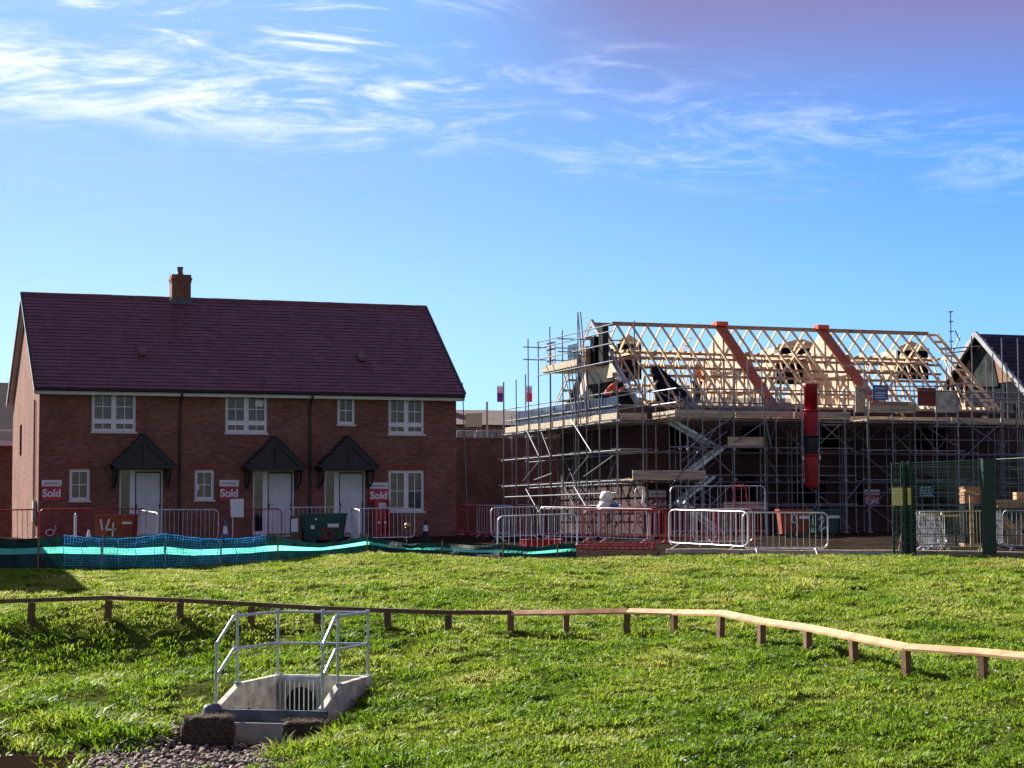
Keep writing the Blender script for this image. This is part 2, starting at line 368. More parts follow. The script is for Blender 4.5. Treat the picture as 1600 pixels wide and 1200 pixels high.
def terr(X, Y, rough=True):
    X = np.asarray(X, float); Y = np.asarray(Y, float); sh = X.shape; x = X.ravel(); y = Y.ravel()
    cx = np.clip(x, -26, 26); cy = np.clip(y, 0, 88); out = np.empty_like(x)
    for i in range(0, len(x), 20000):
        a, b = cx[i:i+20000], cy[i:i+20000]
        d = (a[:,None]-ctrl[None,:,0])**2+(b[:,None]-ctrl[None,:,1])**2
        out[i:i+20000] = _U(d)@_W[:_n]+_W[_n]+_W[_n+1]*a+_W[_n+2]*b
    far = np.clip((np.maximum(np.abs(x)-26, 0)+np.maximum(y-88, 0))/30, 0, 1)*(y > 20)
    out = out*(1-far)
    out = np.where((y > 66), np.minimum(out, .0)*np.clip((72-y)/6, 0, 1), out)
    if rough:
        g = np.clip((edge_y(x)-y)/5, 0, 1)*.62*np.clip((y-12)/6, 0, 1)
        pond = np.clip((out+3.0)/.15, 0, 1)
        out = out+bumps(x, y)*(.08+.92*g*pond)*np.clip((64-y)/3+.25, .06, 1)
        hx, hy = (x-HWo.x)*HWc+(y-HWo.y)*HWs, -(x-HWo.x)*HWs+(y-HWo.y)*HWc
        ins = (hx > .02) & (hx < 1.72) & (hy < -.0) & (hy > -2.5)
        out = np.where(ins, np.minimum(out, -3.3), out)
        near = (hx > -.35) & (hx < 2.05) & (hy < .35) & (hy > -2.9)
        lim = -2.26-.34*np.clip((-hy-.9)/1.3, 0, 1)
        out = np.where(near & ~ins, np.minimum(out, lim), out)
        front = (hx > -.3) & (hx < 1.7) & (hy <= -2.3) & (hy > -4.5)
        out = np.where(front, np.minimum(out, -3.03), out)
    return out.reshape(sh)
def gz(x, y, rough=True): return float(terr(np.array([x]), np.array([y]), rough)[0])
def axis(lo, a, b, hi, step, grow=1.35):
    v = list(np.arange(a, b+1e-6, step)); s = step; x = b
    while x < hi: s *= grow; x += s; v.append(x)
    s = step; x = a
    while x > lo: s *= grow; x -= s; v.insert(0, x)
    return np.array(v)
def terrain():
    xs = axis(-2600, -16, 16, 2600, .13); ys = axis(-600, 22, 57, 3500, .13)
    X, Y = np.meshgrid(xs, ys); Z = terr(X, Y)
    nx, ny = len(xs), len(ys); co = np.stack([X, Y, Z], -1).reshape(-1, 3)
    i = np.arange(nx-1)[None,:]+np.arange(ny-1)[:,None]*nx; i = i.ravel()
    q = np.stack([i, i+1, i+1+nx, i+nx], -1)
    me = bpy.data.meshes.new('ground'); me.vertices.add(len(co)); me.vertices.foreach_set('co', co.ravel())
    me.loops.add(q.size); me.loops.foreach_set('vertex_index', q.ravel().astype(np.int32))
    me.polygons.add(len(q)); me.polygons.foreach_set('loop_start', (np.arange(len(q))*4).astype(np.int32))
    me.polygons.foreach_set('loop_total', np.full(len(q), 4, np.int32)); me.polygons.foreach_set('use_smooth', np.ones(len(q), bool))
    me.update(); me.validate()
    g = np.clip((edge_y(co[:,0])-co[:,1])/.6+.5, 0, 1)*np.clip((co[:,2]+3.02)/.12, 0, 1)
    at_ = me.attributes.new('turf', 'FLOAT', 'POINT'); at_.data.foreach_set('value', g.astype(np.float32))
    m = bpy.data.materials.new('earth'); m.use_nodes = True; N, L = m.node_tree.nodes, m.node_tree.links
    b = N['Principled BSDF']; b.inputs['Roughness'].default_value = 1; b.inputs['Specular IOR Level'].default_value = 0
    tc = N.new('ShaderNodeTexCoord'); n = N.new('ShaderNodeTexNoise'); n.inputs['Scale'].default_value = 2.5; n.inputs['Detail'].default_value = 8
    L.new(tc.outputs['Object'], n.inputs[0])
    def ramp(c0, c1):
        r = N.new('ShaderNodeValToRGB'); r.color_ramp.elements[0].color = (*c0,1); r.color_ramp.elements[1].color = (*c1,1)
        r.color_ramp.elements[0].position = .35; r.color_ramp.elements[1].position = .65; L.new(n.outputs['Fac'], r.inputs[0]); return r.outputs[0]
    soil = ramp((.016,.012,.010), (.045,.034,.027)); turf = ramp((.035,.05,.012), (.085,.105,.022))
    a = N.new('ShaderNodeAttribute'); a.attribute_name = 'turf'
    mx = N.new('ShaderNodeMix'); mx.data_type = 'RGBA'; L.new(a.outputs['Fac'], mx.inputs[0]); L.new(soil, mx.inputs[6]); L.new(turf, mx.inputs[7])
    L.new(mx.outputs[2], b.inputs['Base Color'])
    n2 = N.new('ShaderNodeTexNoise'); n2.inputs['Scale'].default_value = 14; n2.inputs['Detail'].default_value = 6; L.new(tc.outputs['Object'], n2.inputs[0])
    bp = N.new('ShaderNodeBump'); bp.inputs['Distance'].default_value = .06; L.new(n2.outputs['Fac'], bp.inputs['Height']); L.new(bp.outputs[0], b.inputs['Normal'])
    me.materials.append(m); o = bpy.data.objects.new('ground', me); COL.objects.link(o); tag(o, kind='structure')
terrain()

def tri_mesh(name, co, faces_idx, matl):
    me = bpy.data.meshes.new(name); me.vertices.add(len(co)); me.vertices.foreach_set('co', co.astype(np.float32).ravel())
    me.loops.add(faces_idx.size); me.loops.foreach_set('vertex_index', faces_idx.ravel().astype(np.int32))
    k = faces_idx.shape[1]; me.polygons.add(len(faces_idx))
    me.polygons.foreach_set('loop_start', (np.arange(len(faces_idx))*k).astype(np.int32))
    me.polygons.foreach_set('loop_total', np.full(len(faces_idx), k, np.int32))
    me.update(); me.materials.append(matl); o = bpy.data.objects.new(name, me); COL.objects.link(o); return o
def grass_mat():
    m = bpy.data.materials.new('grass_blades'); m.use_nodes = True; N, L = m.node_tree.nodes, m.node_tree.links
    b = N['Principled BSDF']; b.inputs['Roughness'].default_value = .5; b.inputs['Specular IOR Level'].default_value = .3
    tc = N.new('ShaderNodeTexCoord'); n = N.new('ShaderNodeTexNoise'); n.inputs['Scale'].default_value = .55; n.inputs['Detail'].default_value = 5
    L.new(tc.outputs['Object'], n.inputs[0])
    g = N.new('ShaderNodeNewGeometry')
    ad = N.new('ShaderNodeMath'); ad.operation = 'MULTIPLY_ADD'; L.new(g.outputs['Random Per Island'], ad.inputs[0]); ad.inputs[1].default_value = .38
    L.new(n.outputs['Fac'], ad.inputs[2])
    sz = N.new('ShaderNodeSeparateXYZ'); L.new(tc.outputs['Object'], sz.inputs[0]); hm = N.new('ShaderNodeMapRange'); L.new(sz.outputs[2], hm.inputs[0])
    hm.inputs[1].default_value = -1.7; hm.inputs[2].default_value = -.7; hm.inputs[3].default_value = 0; hm.inputs[4].default_value = .12
    a2 = N.new('ShaderNodeMath'); L.new(ad.outputs[0], a2.inputs[0]); L.new(hm.outputs[0], a2.inputs[1])      # drier growth up the bank
    r = N.new('ShaderNodeValToRGB'); L.new(a2.outputs[0], r.inputs[0]); cr = r.color_ramp
    cr.elements[0].position = .38; cr.elements[0].color = (.045,.095,.008,1); cr.elements[1].position = .98; cr.elements[1].color = (.43,.42,.12,1)
    for p, c in ((.53,(.125,.235,.012)),(.72,(.21,.32,.02)),(.9,(.32,.375,.055))):
        e = cr.elements.new(p); e.color = (*c,1)
    L.new(r.outputs[0], b.inputs['Base Color'])
    t = N.new('ShaderNodeBsdfTranslucent'); L.new(r.outputs[0], t.inputs[0]); ms = N.new('ShaderNodeMixShader'); ms.inputs[0].default_value = .55
    L.new(b.outputs[0], ms.inputs[1]); L.new(t.outputs[0], ms.inputs[2]); L.new(ms.outputs[0], N['Material Output'].inputs[0])
    return m
M['grass'] = grass_mat()
def grass():
    r = np.random.RandomState(5)
    n = 195000
    t = r.rand(n); Y = 21.5+t*35.5; X = (r.rand(n)*2-1)*(.30*Y+2.6)
    keep = r.rand(n) < (.30*Y+2.6)/(.30*57+2.6)*np.where(Y < 34, 1.25, 1)
    X, Y = X[keep], Y[keep]
    Z = terr(X, Y); cl = bumps(X*1.7, Y*1.7, 9)         # clump field
    hx, hy = hw_local(X, Y)
    ok = (Y < edge_y(X)-.12) & (Z > -3.0+.05*r.randn(len(X))) & ~((hx > -.12) & (hx < 1.9) & (hy < .12) & (hy > -2.7))
    ok &= ~((hx > -.6) & (hx < 1.75) & (hy < -2.3) & (hy > -6))
    bare = bumps(X*.8+11, Y*.8+5, 21)
    ok &= ~((bare > .115) & (r.rand(len(X)) < .6))
    bp_ = at(318,1082,34.0)                             # the worn patch left of the headwall
    ok &= ~((((X-bp_.x)/.55)**2+((Y-bp_.y)/1.0)**2 < 1) & (r.rand(len(X)) < .9))
    X, Y, Z, cl = X[ok], Y[ok], Z[ok], cl[ok]
    nb = 9; N_ = len(X)
    near_rail = 0
    size = np.clip(1+cl*5, .62, 1.8)*(.8+.4*r.rand(N_))
    tall = ((Z < -2.72) & (X < -5))*1.0                 # lush strip at the water's edge
    up = np.clip((Y-44)/8, 0, 1)
    rough = np.clip((-X-.3)/2, 0, 1)*np.clip((-1.5-Z)/.3, 0, 1)      # the rougher bank round the outfall
    size = size*(1+.6*tall)*(1-.3*up)*(1+rough*(.12+2.6*cl))
    weeds = bumps(X*.45+3, Y*.45, 33); size = size*(1+.45*np.clip((weeds-.06)/.06, 0, 1))
    keep = r.rand(N_) > .62*rough*np.clip((.0-cl)/.07, 0, 1)
    X, Y, Z, size = X[keep], Y[keep], Z[keep], size[keep]; N_ = len(X)
    X = np.repeat(X, nb); Y = np.repeat(Y, nb); Z = np.repeat(Z, nb); S = np.repeat(size, nb)
    k = len(X); a = r.rand(k)*6.283; rr = .085*np.sqrt(r.rand(k))*S
    bx, by = X+rr*np.cos(a), Y+rr*np.sin(a)
    h = (.028+.05*r.rand(k)**1.5)*S; lean = (.3+1.4*r.rand(k))*h; la = a+r.randn(k)*.9; w = (.004+.009*r.rand(k))*np.sqrt(S)
    wide = r.rand(k) < .2; w = np.where(wide, w*1.7, w); h = np.where(wide, h*.62, h); lean = np.where(wide, lean*1.15, lean)
    px, py = -np.sin(la+r.randn(k)*.5), np.cos(la)
    mx_, my_ = bx+lean*.4*np.cos(la), by+lean*.4*np.sin(la); tx, ty = bx+lean*np.cos(la), by+lean*np.sin(la)
    p0 = np.stack([bx, by, Z-.02], -1); p1 = np.stack([mx_+px*w, my_+py*w, Z+h*.68], -1); p2 = np.stack([tx, ty, Z+h], -1); p3 = np.stack([mx_-px*w, my_-py*w, Z+h*.68], -1)
    co = np.stack([p0,p1,p2,p3], 1).reshape(-1, 3)
    f = np.arange(k*4).reshape(-1, 4)
    o = tri_mesh('grass', co, f, M['grass'])
    tag(o, 'rough green grass and clover covering the sloping bank', 'grass', kind='stuff')
    # daisies and pale leaves
    r = np.random.RandomState(8); n = 900; Y = 22+r.rand(n)*30; X = (r.rand(n)*2-1)*.27*Y; Z = terr(X, Y)
    hx, hy = hw_local(X, Y)
    ok = (Y < edge_y(X)-.3) & (Z > -2.95) & ~((hx > -.2) & (hx < 2.) & (hy < .2) & (hy > -4)); X, Y, Z = X[ok], Y[ok], Z[ok]
    q = []
    for x, y, z in zip(X, Y, Z):
        s = .012+.016*r.rand(); zz = z+.05+.05*r.rand()
        for aa in range(6): q.append((x+s*math.cos(aa*1.047), y+s*math.sin(aa*1.047), zz+.4*s*math.sin(aa)))
    q = np.array(q); o = tri_mesh('daisies', q, np.arange(len(q)).reshape(-1, 6), M['flower'])
    tag(o, 'tiny white daisies dotted over the grass bank', 'flowers', kind='stuff')
grass()

# ------------------------------------------------------------------ building helpers
def wall_openings(mb, x0, x1, z0, z1, th, ops, flip=None):
    """wall in the xz plane from y=0 to y=th with rectangular openings, faces only where they show"""
    xs = sorted({x0, x1, *[o[0] for o in ops], *[o[1] for o in ops]}); zs = sorted({z0, z1, *[o[2] for o in ops], *[o[3] for o in ops]})
    solid = lambda i, j: 0 <= i < len(xs)-1 and 0 <= j < len(zs)-1 and not any(o[0] <= (xs[i]+xs[i+1])/2 <= o[1] and o[2] <= (zs[j]+zs[j+1])/2 <= o[3] for o in ops)
    tf = flip or (lambda p: p)
    for i in range(len(xs)-1):
        for j in range(len(zs)-1):
            if not solid(i, j): continue
            a, b, c, d = xs[i], xs[i+1], zs[j], zs[j+1]
            mb.poly([tf(p) for p in ((a,0,c),(b,0,c),(b,0,d),(a,0,d))]); mb.poly([tf(p) for p in ((b,th,c),(a,th,c),(a,th,d),(b,th,d))])
            if not solid(i-1, j): mb.poly([tf(p) for p in ((a,th,c),(a,0,c),(a,0,d),(a,th,d))])
            if not solid(i+1, j): mb.poly([tf(p) for p in ((b,0,c),(b,th,c),(b,th,d),(b,0,d))])
            if not solid(i, j-1): mb.poly([tf(p) for p in ((a,0,c),(a,th,c),(b,th,c),(b,0,c))])
            if not solid(i, j+1): mb.poly([tf(p) for p in ((a,0,d),(b,0,d),(b,th,d),(a,th,d))])
def window(root, x0, x1, z0, z1, kind, y=.07):
    """white casement: frame > panes; kind 'pair_low' has two top casements over two bottom lights"""
    f = MB(); t = .055; d0, d1 = y, y+.07
    f.box(x0,x1,d0,d1,z0,z0+t).box(x0,x1,d0,d1,z1-t,z1).box(x0,x0+t,d0,d1,z0+t,z1-t).box(x1-t,x1,d0,d1,z0+t,z1-t)
    lights = []
    if kind.startswith('pair'):
        xm = (x0+x1)/2; f.box(xm-.04,xm+.04,d0+.004,d1-.004,z0+t,z1-t); cols = [(x0+t,xm-.04),(xm+.04,x1-t)]
    else: cols = [(x0+t,x1-t)]
    zl = z0+t
    if kind == 'pair_low':
        zl = z0+t+(z1-z0)*.19
        for a, b in cols: f.box(a,b,d0+.003,d1-.003,zl,zl+.07); lights.append((a,b,z0+t,zl,False))
        zl += .07
    for a, b in cols: lights.append((a,b,zl,z1-t,True))
    fr = f.build('window', M['white'], root)
    g = MB(); bars = MB()
    for a, b, c, d, sash in lights:
        s = .042
        bars.box(a,b,d0-.02,d0+.03,c,c+s).box(a,b,d0-.02,d0+.03,d-s,d).box(a,a+s,d0-.02,d0+.03,c+s,d-s).box(b-s,b,d0-.02,d0+.03,c+s,d-s)
        xm, zm = (a+b)/2, (c+d)/2
        bars.box(xm-.012,xm+.012,d0+.005,d0+.025,c+s,d-s)
        if sash: bars.box(a+s,xm-.012,d0+.006,d0+.024,zm-.012,zm+.012).box(xm+.012,b-s,d0+.006,d0+.024,zm-.012,zm+.012)
        g.poly([(a+s,d0+.032,c+s),(b-s,d0+.032,c+s),(b-s,d0+.032,d-s),(a+s,d0+.032,d-s)])
    bars.build('sash', M['white'], fr); g.build('pane', M['glass'], fr)
    MB().box(x0-.03,x1+.03,-.045,y+.03,z0-.06,z0-.002).build('sill', M['sill'], fr)
    c = MB(); n = 26                                      # pleated net behind the glass; its pale colour stands in for pane reflections
    for i in range(n):
        a, b = x0+t+(x1-x0-2*t)*i/n, x0+t+(x1-x0-2*t)*(i+1)/n; ya, yb = y+.16+.02*(i % 2), y+.16+.02*((i+1) % 2)
        c.poly([(a,ya,z0+.05),(b,yb,z0+.05),(b,yb,z1-.05),(a,ya,z1-.05)])
    c.build('pane_backing', M['pane_tint'], fr)
    return fr
def tile_slope(mb, x0, x1, y0, z0, y1, z1, gauge=.2, tw=.2, th=.02, rs=None):
    """rows of lapped tiles from the eave (y0,z0) to the ridge (y1,z1)"""
    rs = rs or random.Random(3); sl = math.hypot(y1-y0, z1-z0); n = int(sl/gauge); uy, uz = (y1-y0)/sl, (z1-z0)/sl; ny, nz = -uz, uy
    if nz < 0: ny, nz = -ny, -nz
    for r in range(n):
        s0 = sl*r/n-.03; s1 = sl*(r+1)/n+.01; off = (r % 2)*tw/2; x = x0-off
        while x < x1-1e-3:
            a, b = max(x, x0), min(x+tw, x1); x += tw
            if b-a < .02: continue
            j = rs.uniform(-.003,.005); l = th+j
            P = lambda xx, s, h: (xx, y0+uy*s+ny*h, z0+uz*s+nz*h)
            mb.hexa([P(a+.002,s0,l-.012),P(b-.002,s0,l-.012),P(b-.002,s1,-.004),P(a+.002,s1,-.004),P(a+.002,s0,l),P(b-.002,s0,l+rs.uniform(-.002,.002)),P(b-.002,s1,.008),P(a+.002,s1,.008)])

# ------------------------------------------------------------------ brick terrace of three finished houses
P0 = at(59, 842, 64); H = Frame(P0.x, 64.0)
HL, HW, ZE, ZR = 14.43, 8.3, 4.97, 8.52
def rect_on(fr, u0, v0, u1, v1, y=0):                     # measured opening on a front wall
    a = fr.onY(u0, v1, y); b = fr.onY(u1, v0, y); return (a[0], b[0], a[1], b[1])
def finished_terrace():
    root = thing('terraced_house', 'finished red brick terrace of three homes with plum tiled roof and white windows', 'house', H.w(0,0,0), TH)
    wins = [((143,612,213,674),'pair_low'),((352,617,418,676),'pair_low'),((527,620,555,663),'one'),((607,622,663,678),'pair_low'),
            ((108,733,141,782),'one'),((304,734,335,781),'one'),((607,735,663,799),'pair')]
    wr = [(rect_on(H,*w), k) for w, k in wins]
    doors = [rect_on(H,186,733,255,834), rect_on(H,395,735,460,834), rect_on(H,507,735,571,834)]
    doors = [(a,b,.08,2.27) for a, b, c, d in doors]
    mb = MB(); wall_openings(mb, 0, HL, -.35, 4.9, .3, [r for r, _ in wr]+doors)
    side = rect_on(H,0,0,0,0)
    sw = (5.2,5.9,2.9,4.0)                                # narrow window in the left gable
    gz0 = lambda p: (p[1], p[0], p[2])
    wall_openings(mb, .3, HW, -.35, 4.9, .3, [sw], lambda p: (p[1], p[0], p[2]))
    for xx in (0, HL-.3):
        mb.prism([(xx,0,4.9),(xx,HW,4.9),(xx,HW/2,ZR-.12)], (.3,0,0))
    mb.box(HL-.3,HL,.3,HW,-.35,4.9).box(.3,HL-.3,HW-.3,HW,-.35,4.9)
    mb.build('wall', M['brick'], root)
    MB().box(.3,HL-.3,2.4,2.5,-.3,4.9).build('inner_wall', M['pane_tint'], root)
    for i in range(int((HL)/5)):
        pass
    s = MB().box(.06,.12,sw[0],sw[1],sw[2],sw[3]).build('gable_window', M['black'], root)
    # soldier courses over the openings
    sc = MB()
    for (a,b,c,d), k in wr:
        x = a-.1
        while x < b+.1-.02: sc.box(x+.004,min(x+.07,b+.1),-.008,.0,d+.004,d+.215); x += .075
    sc.build('soldier_course', mat('lintel_brick',(.26,.07,.045),.85,island=.2), root)
    for r, k in wr: window(root, *r, k)
    # roof
    ov = .38; zf = lambda y: ZE+(y+ov)*(ZR-ZE)/(HW/2+ov)
    xl, xr = -.2, HL+.2
    rf = MB()
    rf.prism([(xl+.03,-ov,ZE-.03),(xl+.03,HW/2,ZR-.03),(xl+.03,HW+ov,ZE-.03),(xl+.03,HW+ov-.12,ZE-.08),(xl+.03,HW/2,ZR-.15),(xl+.03,-ov+.12,ZE-.08)], (xr-xl-.06,0,0))
    o = rf.build('roof', mat('roof_underlay',(.03,.02,.022),.8), root)
    t = MB(); tile_slope(t, xl, xr, -ov-.03, ZE-.02, HW/2, ZR, .2, .26, .03, random.Random(5)); t.build('roof_tiles', M['tile'], o)
    t = MB(); tile_slope(t, xl, xr, HW+ov, ZE-.02, HW/2, ZR, .4, 1.2, .026); t.build('rear_tiles', M['tile'], o)
    rg = MB(); x = xl
    while x < xr-.01:
        rg.tube([(x,HW/2,ZR-.03+rnd.uniform(-.003,.003)),(min(x+.44,xr),HW/2,ZR-.03+rnd.uniform(-.003,.003))], .1+rnd.uniform(-.004,.004), 12); x += .45
    rg.build('ridge_tiles', M['ridge'], o)
    v = MB()
    for xx in (xl-.02, xr-.05):
        v = MB(); v.prism([(xx,-ov-.02,ZE-.05),(xx,HW/2,ZR-.01),(xx,HW/2,ZR-.2),(xx,-ov-.02,ZE-.23)], (.035,0,0))
        v.prism([(xx,HW+ov+.02,ZE-.05),(xx,HW/2,ZR-.01),(xx,HW/2,ZR-.2),(xx,HW+ov+.02,ZE-.23)], (.035,0,0)); v.build('bargeboard', M['verge'], o)

    for xx in (xl-.03, xr-.03): MB().beam((xx+.03,-ov-.04,ZE+.0),(xx+.03,HW/2,ZR+.03),.07,.05).build('verge_cap', M['black'], o)
    # thin soffit box between barge and gable wall
    sf = MB()
    sf.prism([(xl+.04,HW/2,ZR-.21),(xl+.04,-ov+.1,ZE-.14),(xl+.04,-ov+.1,ZE-.18),(xl+.04,HW/2,ZR-.25)], (-xl-.04,0,0))
    sf.prism([(xl+.04,HW/2,ZR-.21),(xl+.04,HW+ov-.1,ZE-.14),(xl+.04,HW+ov-.1,ZE-.18),(xl+.04,HW/2,ZR-.25)], (-xl-.04,0,0))
    sf.build('soffit', M['fascia'], o)
    MB().box(xl,xr,-ov+.08,-ov+.11,ZE-.24,ZE-.06).box(xl,xr,-ov+.11,-.002,ZE-.235,ZE-.21).build('fascia', M['fascia'], root)
    gt = MB(); gt.tube([(xl,-ov+.0,ZE-.075),(xr,-ov+.0,ZE-.075)], .06, 10)
    ps = [H.onY(281,700,0)[0], H.onY(484,700,0)[0]]
    g = gt.build('gutter', M['black'], root)
    for px in ps:
        d = MB().tube([(px,-ov,ZE-.1),(px,-ov,ZE-.2),(px,-.09,ZE-.42),(px,-.06,ZE-.6),(px,-.06,.05)], .036, 8)
        for z in (1.2,2.8,4.2): d.box(px-.06,px+.06,-.1,-.0,z,z+.05)
        d.build('downpipe', M['black'], root)
    # chimney
    cx0, cz = H.onY(265,470,HW/2)[0], 0; cx1 = H.onY(298,470,HW/2)[0]; y0, y1 = HW/2-.28, HW/2+.28
    zt = H.onY(280,430,HW/2)[1]
    c = MB().box(cx0+.04,cx1-.04,y0+.04,y1-.04,ZR-.6,zt-.28)
    c.box(cx0+.02,cx1-.02,y0+.02,y1-.02,zt-.28,zt-.2).box(cx0,cx1,y0,y1,zt-.2,zt-.12).box(cx0+.03,cx1-.03,y0+.03,y1-.03,zt-.12,zt)
    ch = c.build('chimney', M['brick'], root)
    MB().lathe([(.13,zt),(.12,zt+.05),(.1,zt+.1),(.1,zt+.24),(.12,zt+.25),(.12,zt+.29),(.085,zt+.29)], ((cx0+cx1)/2-.01,HW/2,0)).build('chimney_pot', M['ridge'], ch)
    MB().box(cx0-.03,cx1+.03,y0-.02,y1+.02,ZR-.5,ZR-.02).build('lead_flashing', mat('lead',(.08,.095,.11),.6), ch)
    # a roof vent tile each side
    for u, v_ in ((222,572),(565,582)):
        yv = 1.2; xv = H.onY(u, v_, yv)[0]; MB().hexa([(xv-.14,yv-.16,zf(yv)-.02),(xv+.14,yv-.16,zf(yv)-.02),(xv+.14,yv+.2,zf(yv)+.1),(xv-.14,yv+.2,zf(yv)+.1),
            (xv-.12,yv-.14,zf(yv)+.1),(xv+.12,yv-.14,zf(yv)+.1),(xv+.12,yv+.2,zf(yv)+.26),(xv-.12,yv+.2,zf(yv)+.26)]).build('vent_tile', M['tile'], o)
    # doors with a sidelight on their left
    for i, (a,b,c,d) in enumerate(doors):
        f = MB(); t = .055
        xs = a+(b-a)*.24; xd = a+(b-a)*.36
        f.box(a,a+t,.05,.13,c,d).box(b-t,b,.05,.13,c,d).box(a+t,b-t,.05,.13,d-t,d).box(xs,xd,.054,.126,c,d-t).box(a+t,xs,.05,.13,c,c+.12)
        fr = f.build('door_frame', M['white'], root)
        MB().box(a+t,xs,.08,.1,c+.12,d-t).build('sidelight', M['glass'], fr)
        dr = MB().box(xd+.012,b-t-.012,.075,.12,c+.03,d-t-.02).build('front_door', M['door_film'], root)
        e = MB()                                          # black door-edge protectors with their waist shape
        def strip(x, sgn):
            z = c+.03; pts = []
            for k in range(41):
                q = k/40; zz = c+.03+(d-t-.05-c)*q; w = .03+.035*math.exp(-((q-.46)/.035)**2)+.03*math.exp(-((q-.4)/.02)**2)
                pts.append((x+sgn*w,.068,zz))
            e.prism([(x,.068,c+.03)]+pts+[(x,.068,d-t-.02)], (0,.006,0))
        strip(xd+.012, 1); strip(b-t-.012, -1); e.box(xd+.05,b-t-.05,.066,.073,d-t-.055,d-t-.02)
        e.build('edge_protector', M['black'], dr)
        MB().beam((xd+.1,.03,c+1.02),(xd+.2,.03,c+1.02),.02,.02).box(xd+.09,xd+.12,.03,.07,c+.93,c+1.1).build('handle', M['galv'], dr)
        MB().box(a-.02,b+.02,-.12,.05,c-.09,c-.005).build('door_step', M['concrete_low'], root)
    # gabled porches
    for (uc, va, ul, ur) in ((223,680,178,270),(429,684,386,476),(543,684,499,587)):
        yc = -.75
        xc = H.onY(uc+3, va, yc)[0]; hw = 1.0; za = H.onY(uc, va, yc)[1]; zb = za-.98
        p = MB().prism([(xc-hw,-.8,zb),(xc,-.8,za),(xc+hw,-.8,zb),(xc+hw-.04,-.8,zb-.16),(xc,-.8,za-.24),(xc-hw+.04,-.8,zb-.16)], (0,.8,0))
        po = p.build('porch', M['porch_wood'], root)
        tl = MB(); rows = 7
        for sgn in (-1,1):
            for r in range(rows):
                q0, q1 = r/rows, (r+1)/rows+.03
                y = -.85; k = 0
                while y < -.01:
                    y2 = min(y+.17, -.002)
                    h0, h1 = .05, .015
                    A = lambda q, h, yy: (xc+sgn*(hw+.05)*(1-q)+sgn*h*.6, yy, zb-.04+(za-zb+.04)*q+h*.8)
                    tl.hexa([A(q0,.0,y+.004),A(q0,.0,y2-.004),A(q1,.0,y2-.004),A(q1,.0,y+.004),A(q0,h0,y+.004),A(q0,h0,y2-.004),A(q1,h1,y2-.004),A(q1,h1,y+.004)][::1])
                    y += .17
        tl.tube([(xc,-.86,za+.03),(xc,-.003,za+.03)], .06, 8)
        tl.build('porch_tiles', M['porch'], po)
        b = MB()
        b.beam((xc-hw+.08,-.77,zb-.06),(xc+hw-.08,-.77,zb-.06),.07,.12).beam((xc,-.77,zb),(xc,-.77,za-.12),.07,.09)
        for s_ in (-1,1):
            b.beam((xc+s_*hw*.93,-.77,zb+.0),(xc,-.77,za-.09),.07,.12)
            arc = [(xc+s_*(.08+.5*math.sin(k*.26)),-.775,za-.2-.52*(1-math.cos(k*.26))-.05) for k in range(7)]
            b.tube(arc, .025, 6)
            xe = xc+s_*(hw-.12)
            b.box(xe-.04,xe+.04,-.09,-.002,zb-.75,zb-.1).box(xe-.035,xe+.035,-.72,-.09,zb-.12,zb-.04)
            b.tube([(xe,-.07,zb-.68)]+[(xe,-.09-.58*math.sin(k*.314),zb-.68+.56*(1-math.cos(k*.314))) for k in range(1,6)], .035, 6)
        b.build('porch_bracket', M['porch_wood'], po)
        bk = MB().prism([(xc-hw+.1,-.735,zb-.1),(xc+hw-.1,-.735,zb-.1),(xc,-.735,za-.12)], (0,.04,0)); bk.build('porch_infill', M['porch_wood'], po)
    # meter box and pipe on the gable corner, small vent, sticker in the window
    MB().box(-.12,-.002,.35,.75,.55,1.25).build('meter_box', mat('grey_meter_box',(.42,.42,.4),.5), root)
    MB().tube([(-.05,.9,.0),(-.05,.9,4.6)], .036, 8).tube([(-.05,.45,-.1),(-.05,.45,.6)], .03, 8).build('gable_pipe', mat('pale_pipe',(.5,.38,.3),.5), root)
    xv, zv = H.onY(164,733,0); MB().lathe([(.05,0),(.05,.03)], (0,0,0), 10).build('wall_vent', M['black'], root).matrix_local = Matrix.Translation((xv,0,zv)) @ Matrix.Rotation(R(90),4,'X')
    xs, zs = H.onY(309,763,.09); MB().box(xs-.04,xs+.05,.088,.09,zs-.05,zs+.1).build('window_sticker', M['sign_white'], root)
    xs, zs = H.onY(405,631,.09); MB().hexa([(xs-.15,.086,zs-.08),(xs+.13,.086,zs-.1),(xs+.13,.089,zs-.1),(xs-.15,.089,zs-.08),(xs-.13,.086,zs+.12),(xs+.15,.086,zs+.1),(xs+.15,.089,zs+.1),(xs-.13,.089,zs+.12)]).build('window_sticker', M['sign_white'], root)
    return root
finished_terrace()

def sold_sign(fr, u0, v0, u1, v1, y, label, faded=False):
    a, b, c, d = rect_on(fr, u0, v0, u1, v1, y)
    w, h = b-a, d-c
    t = thing('sold_sign', label, 'sign', fr.w(a+w/2, y, c), TH, 'estate agent boards on the house fronts')
    MB().box(-w/2,w/2,-.012,0,0,h*.69).build('sign_panel', M['sign_red'], t)
    MB().box(-w/2-.005,w/2+.005,-.016,0,h*.70,h).build('header_panel', M['sign_white'], t)
    text_mesh('Sold', h*.50, M['sign_white'], 'lettering', t, (0,-.016,h*.36), (R(90),0,0), .012, .003)
    text_mesh('NEW HOMES', h*.15, M['sign_grey'], 'header_lettering', t, (0,-.02,h*.85), (R(90),0,0), .002, .002) if False else None
    l = MB(); rs = random.Random(u0)                      # the unreadable small line of the header
    x = -w*.38
    while x < w*.36: ww = rs.uniform(.012,.03); l.box(x,x+ww,-.019,-.0165,h*.80,h*.80+rs.uniform(.045,.065)); x += ww+.012
    l.build('header_lettering', M['sign_grey'], t)
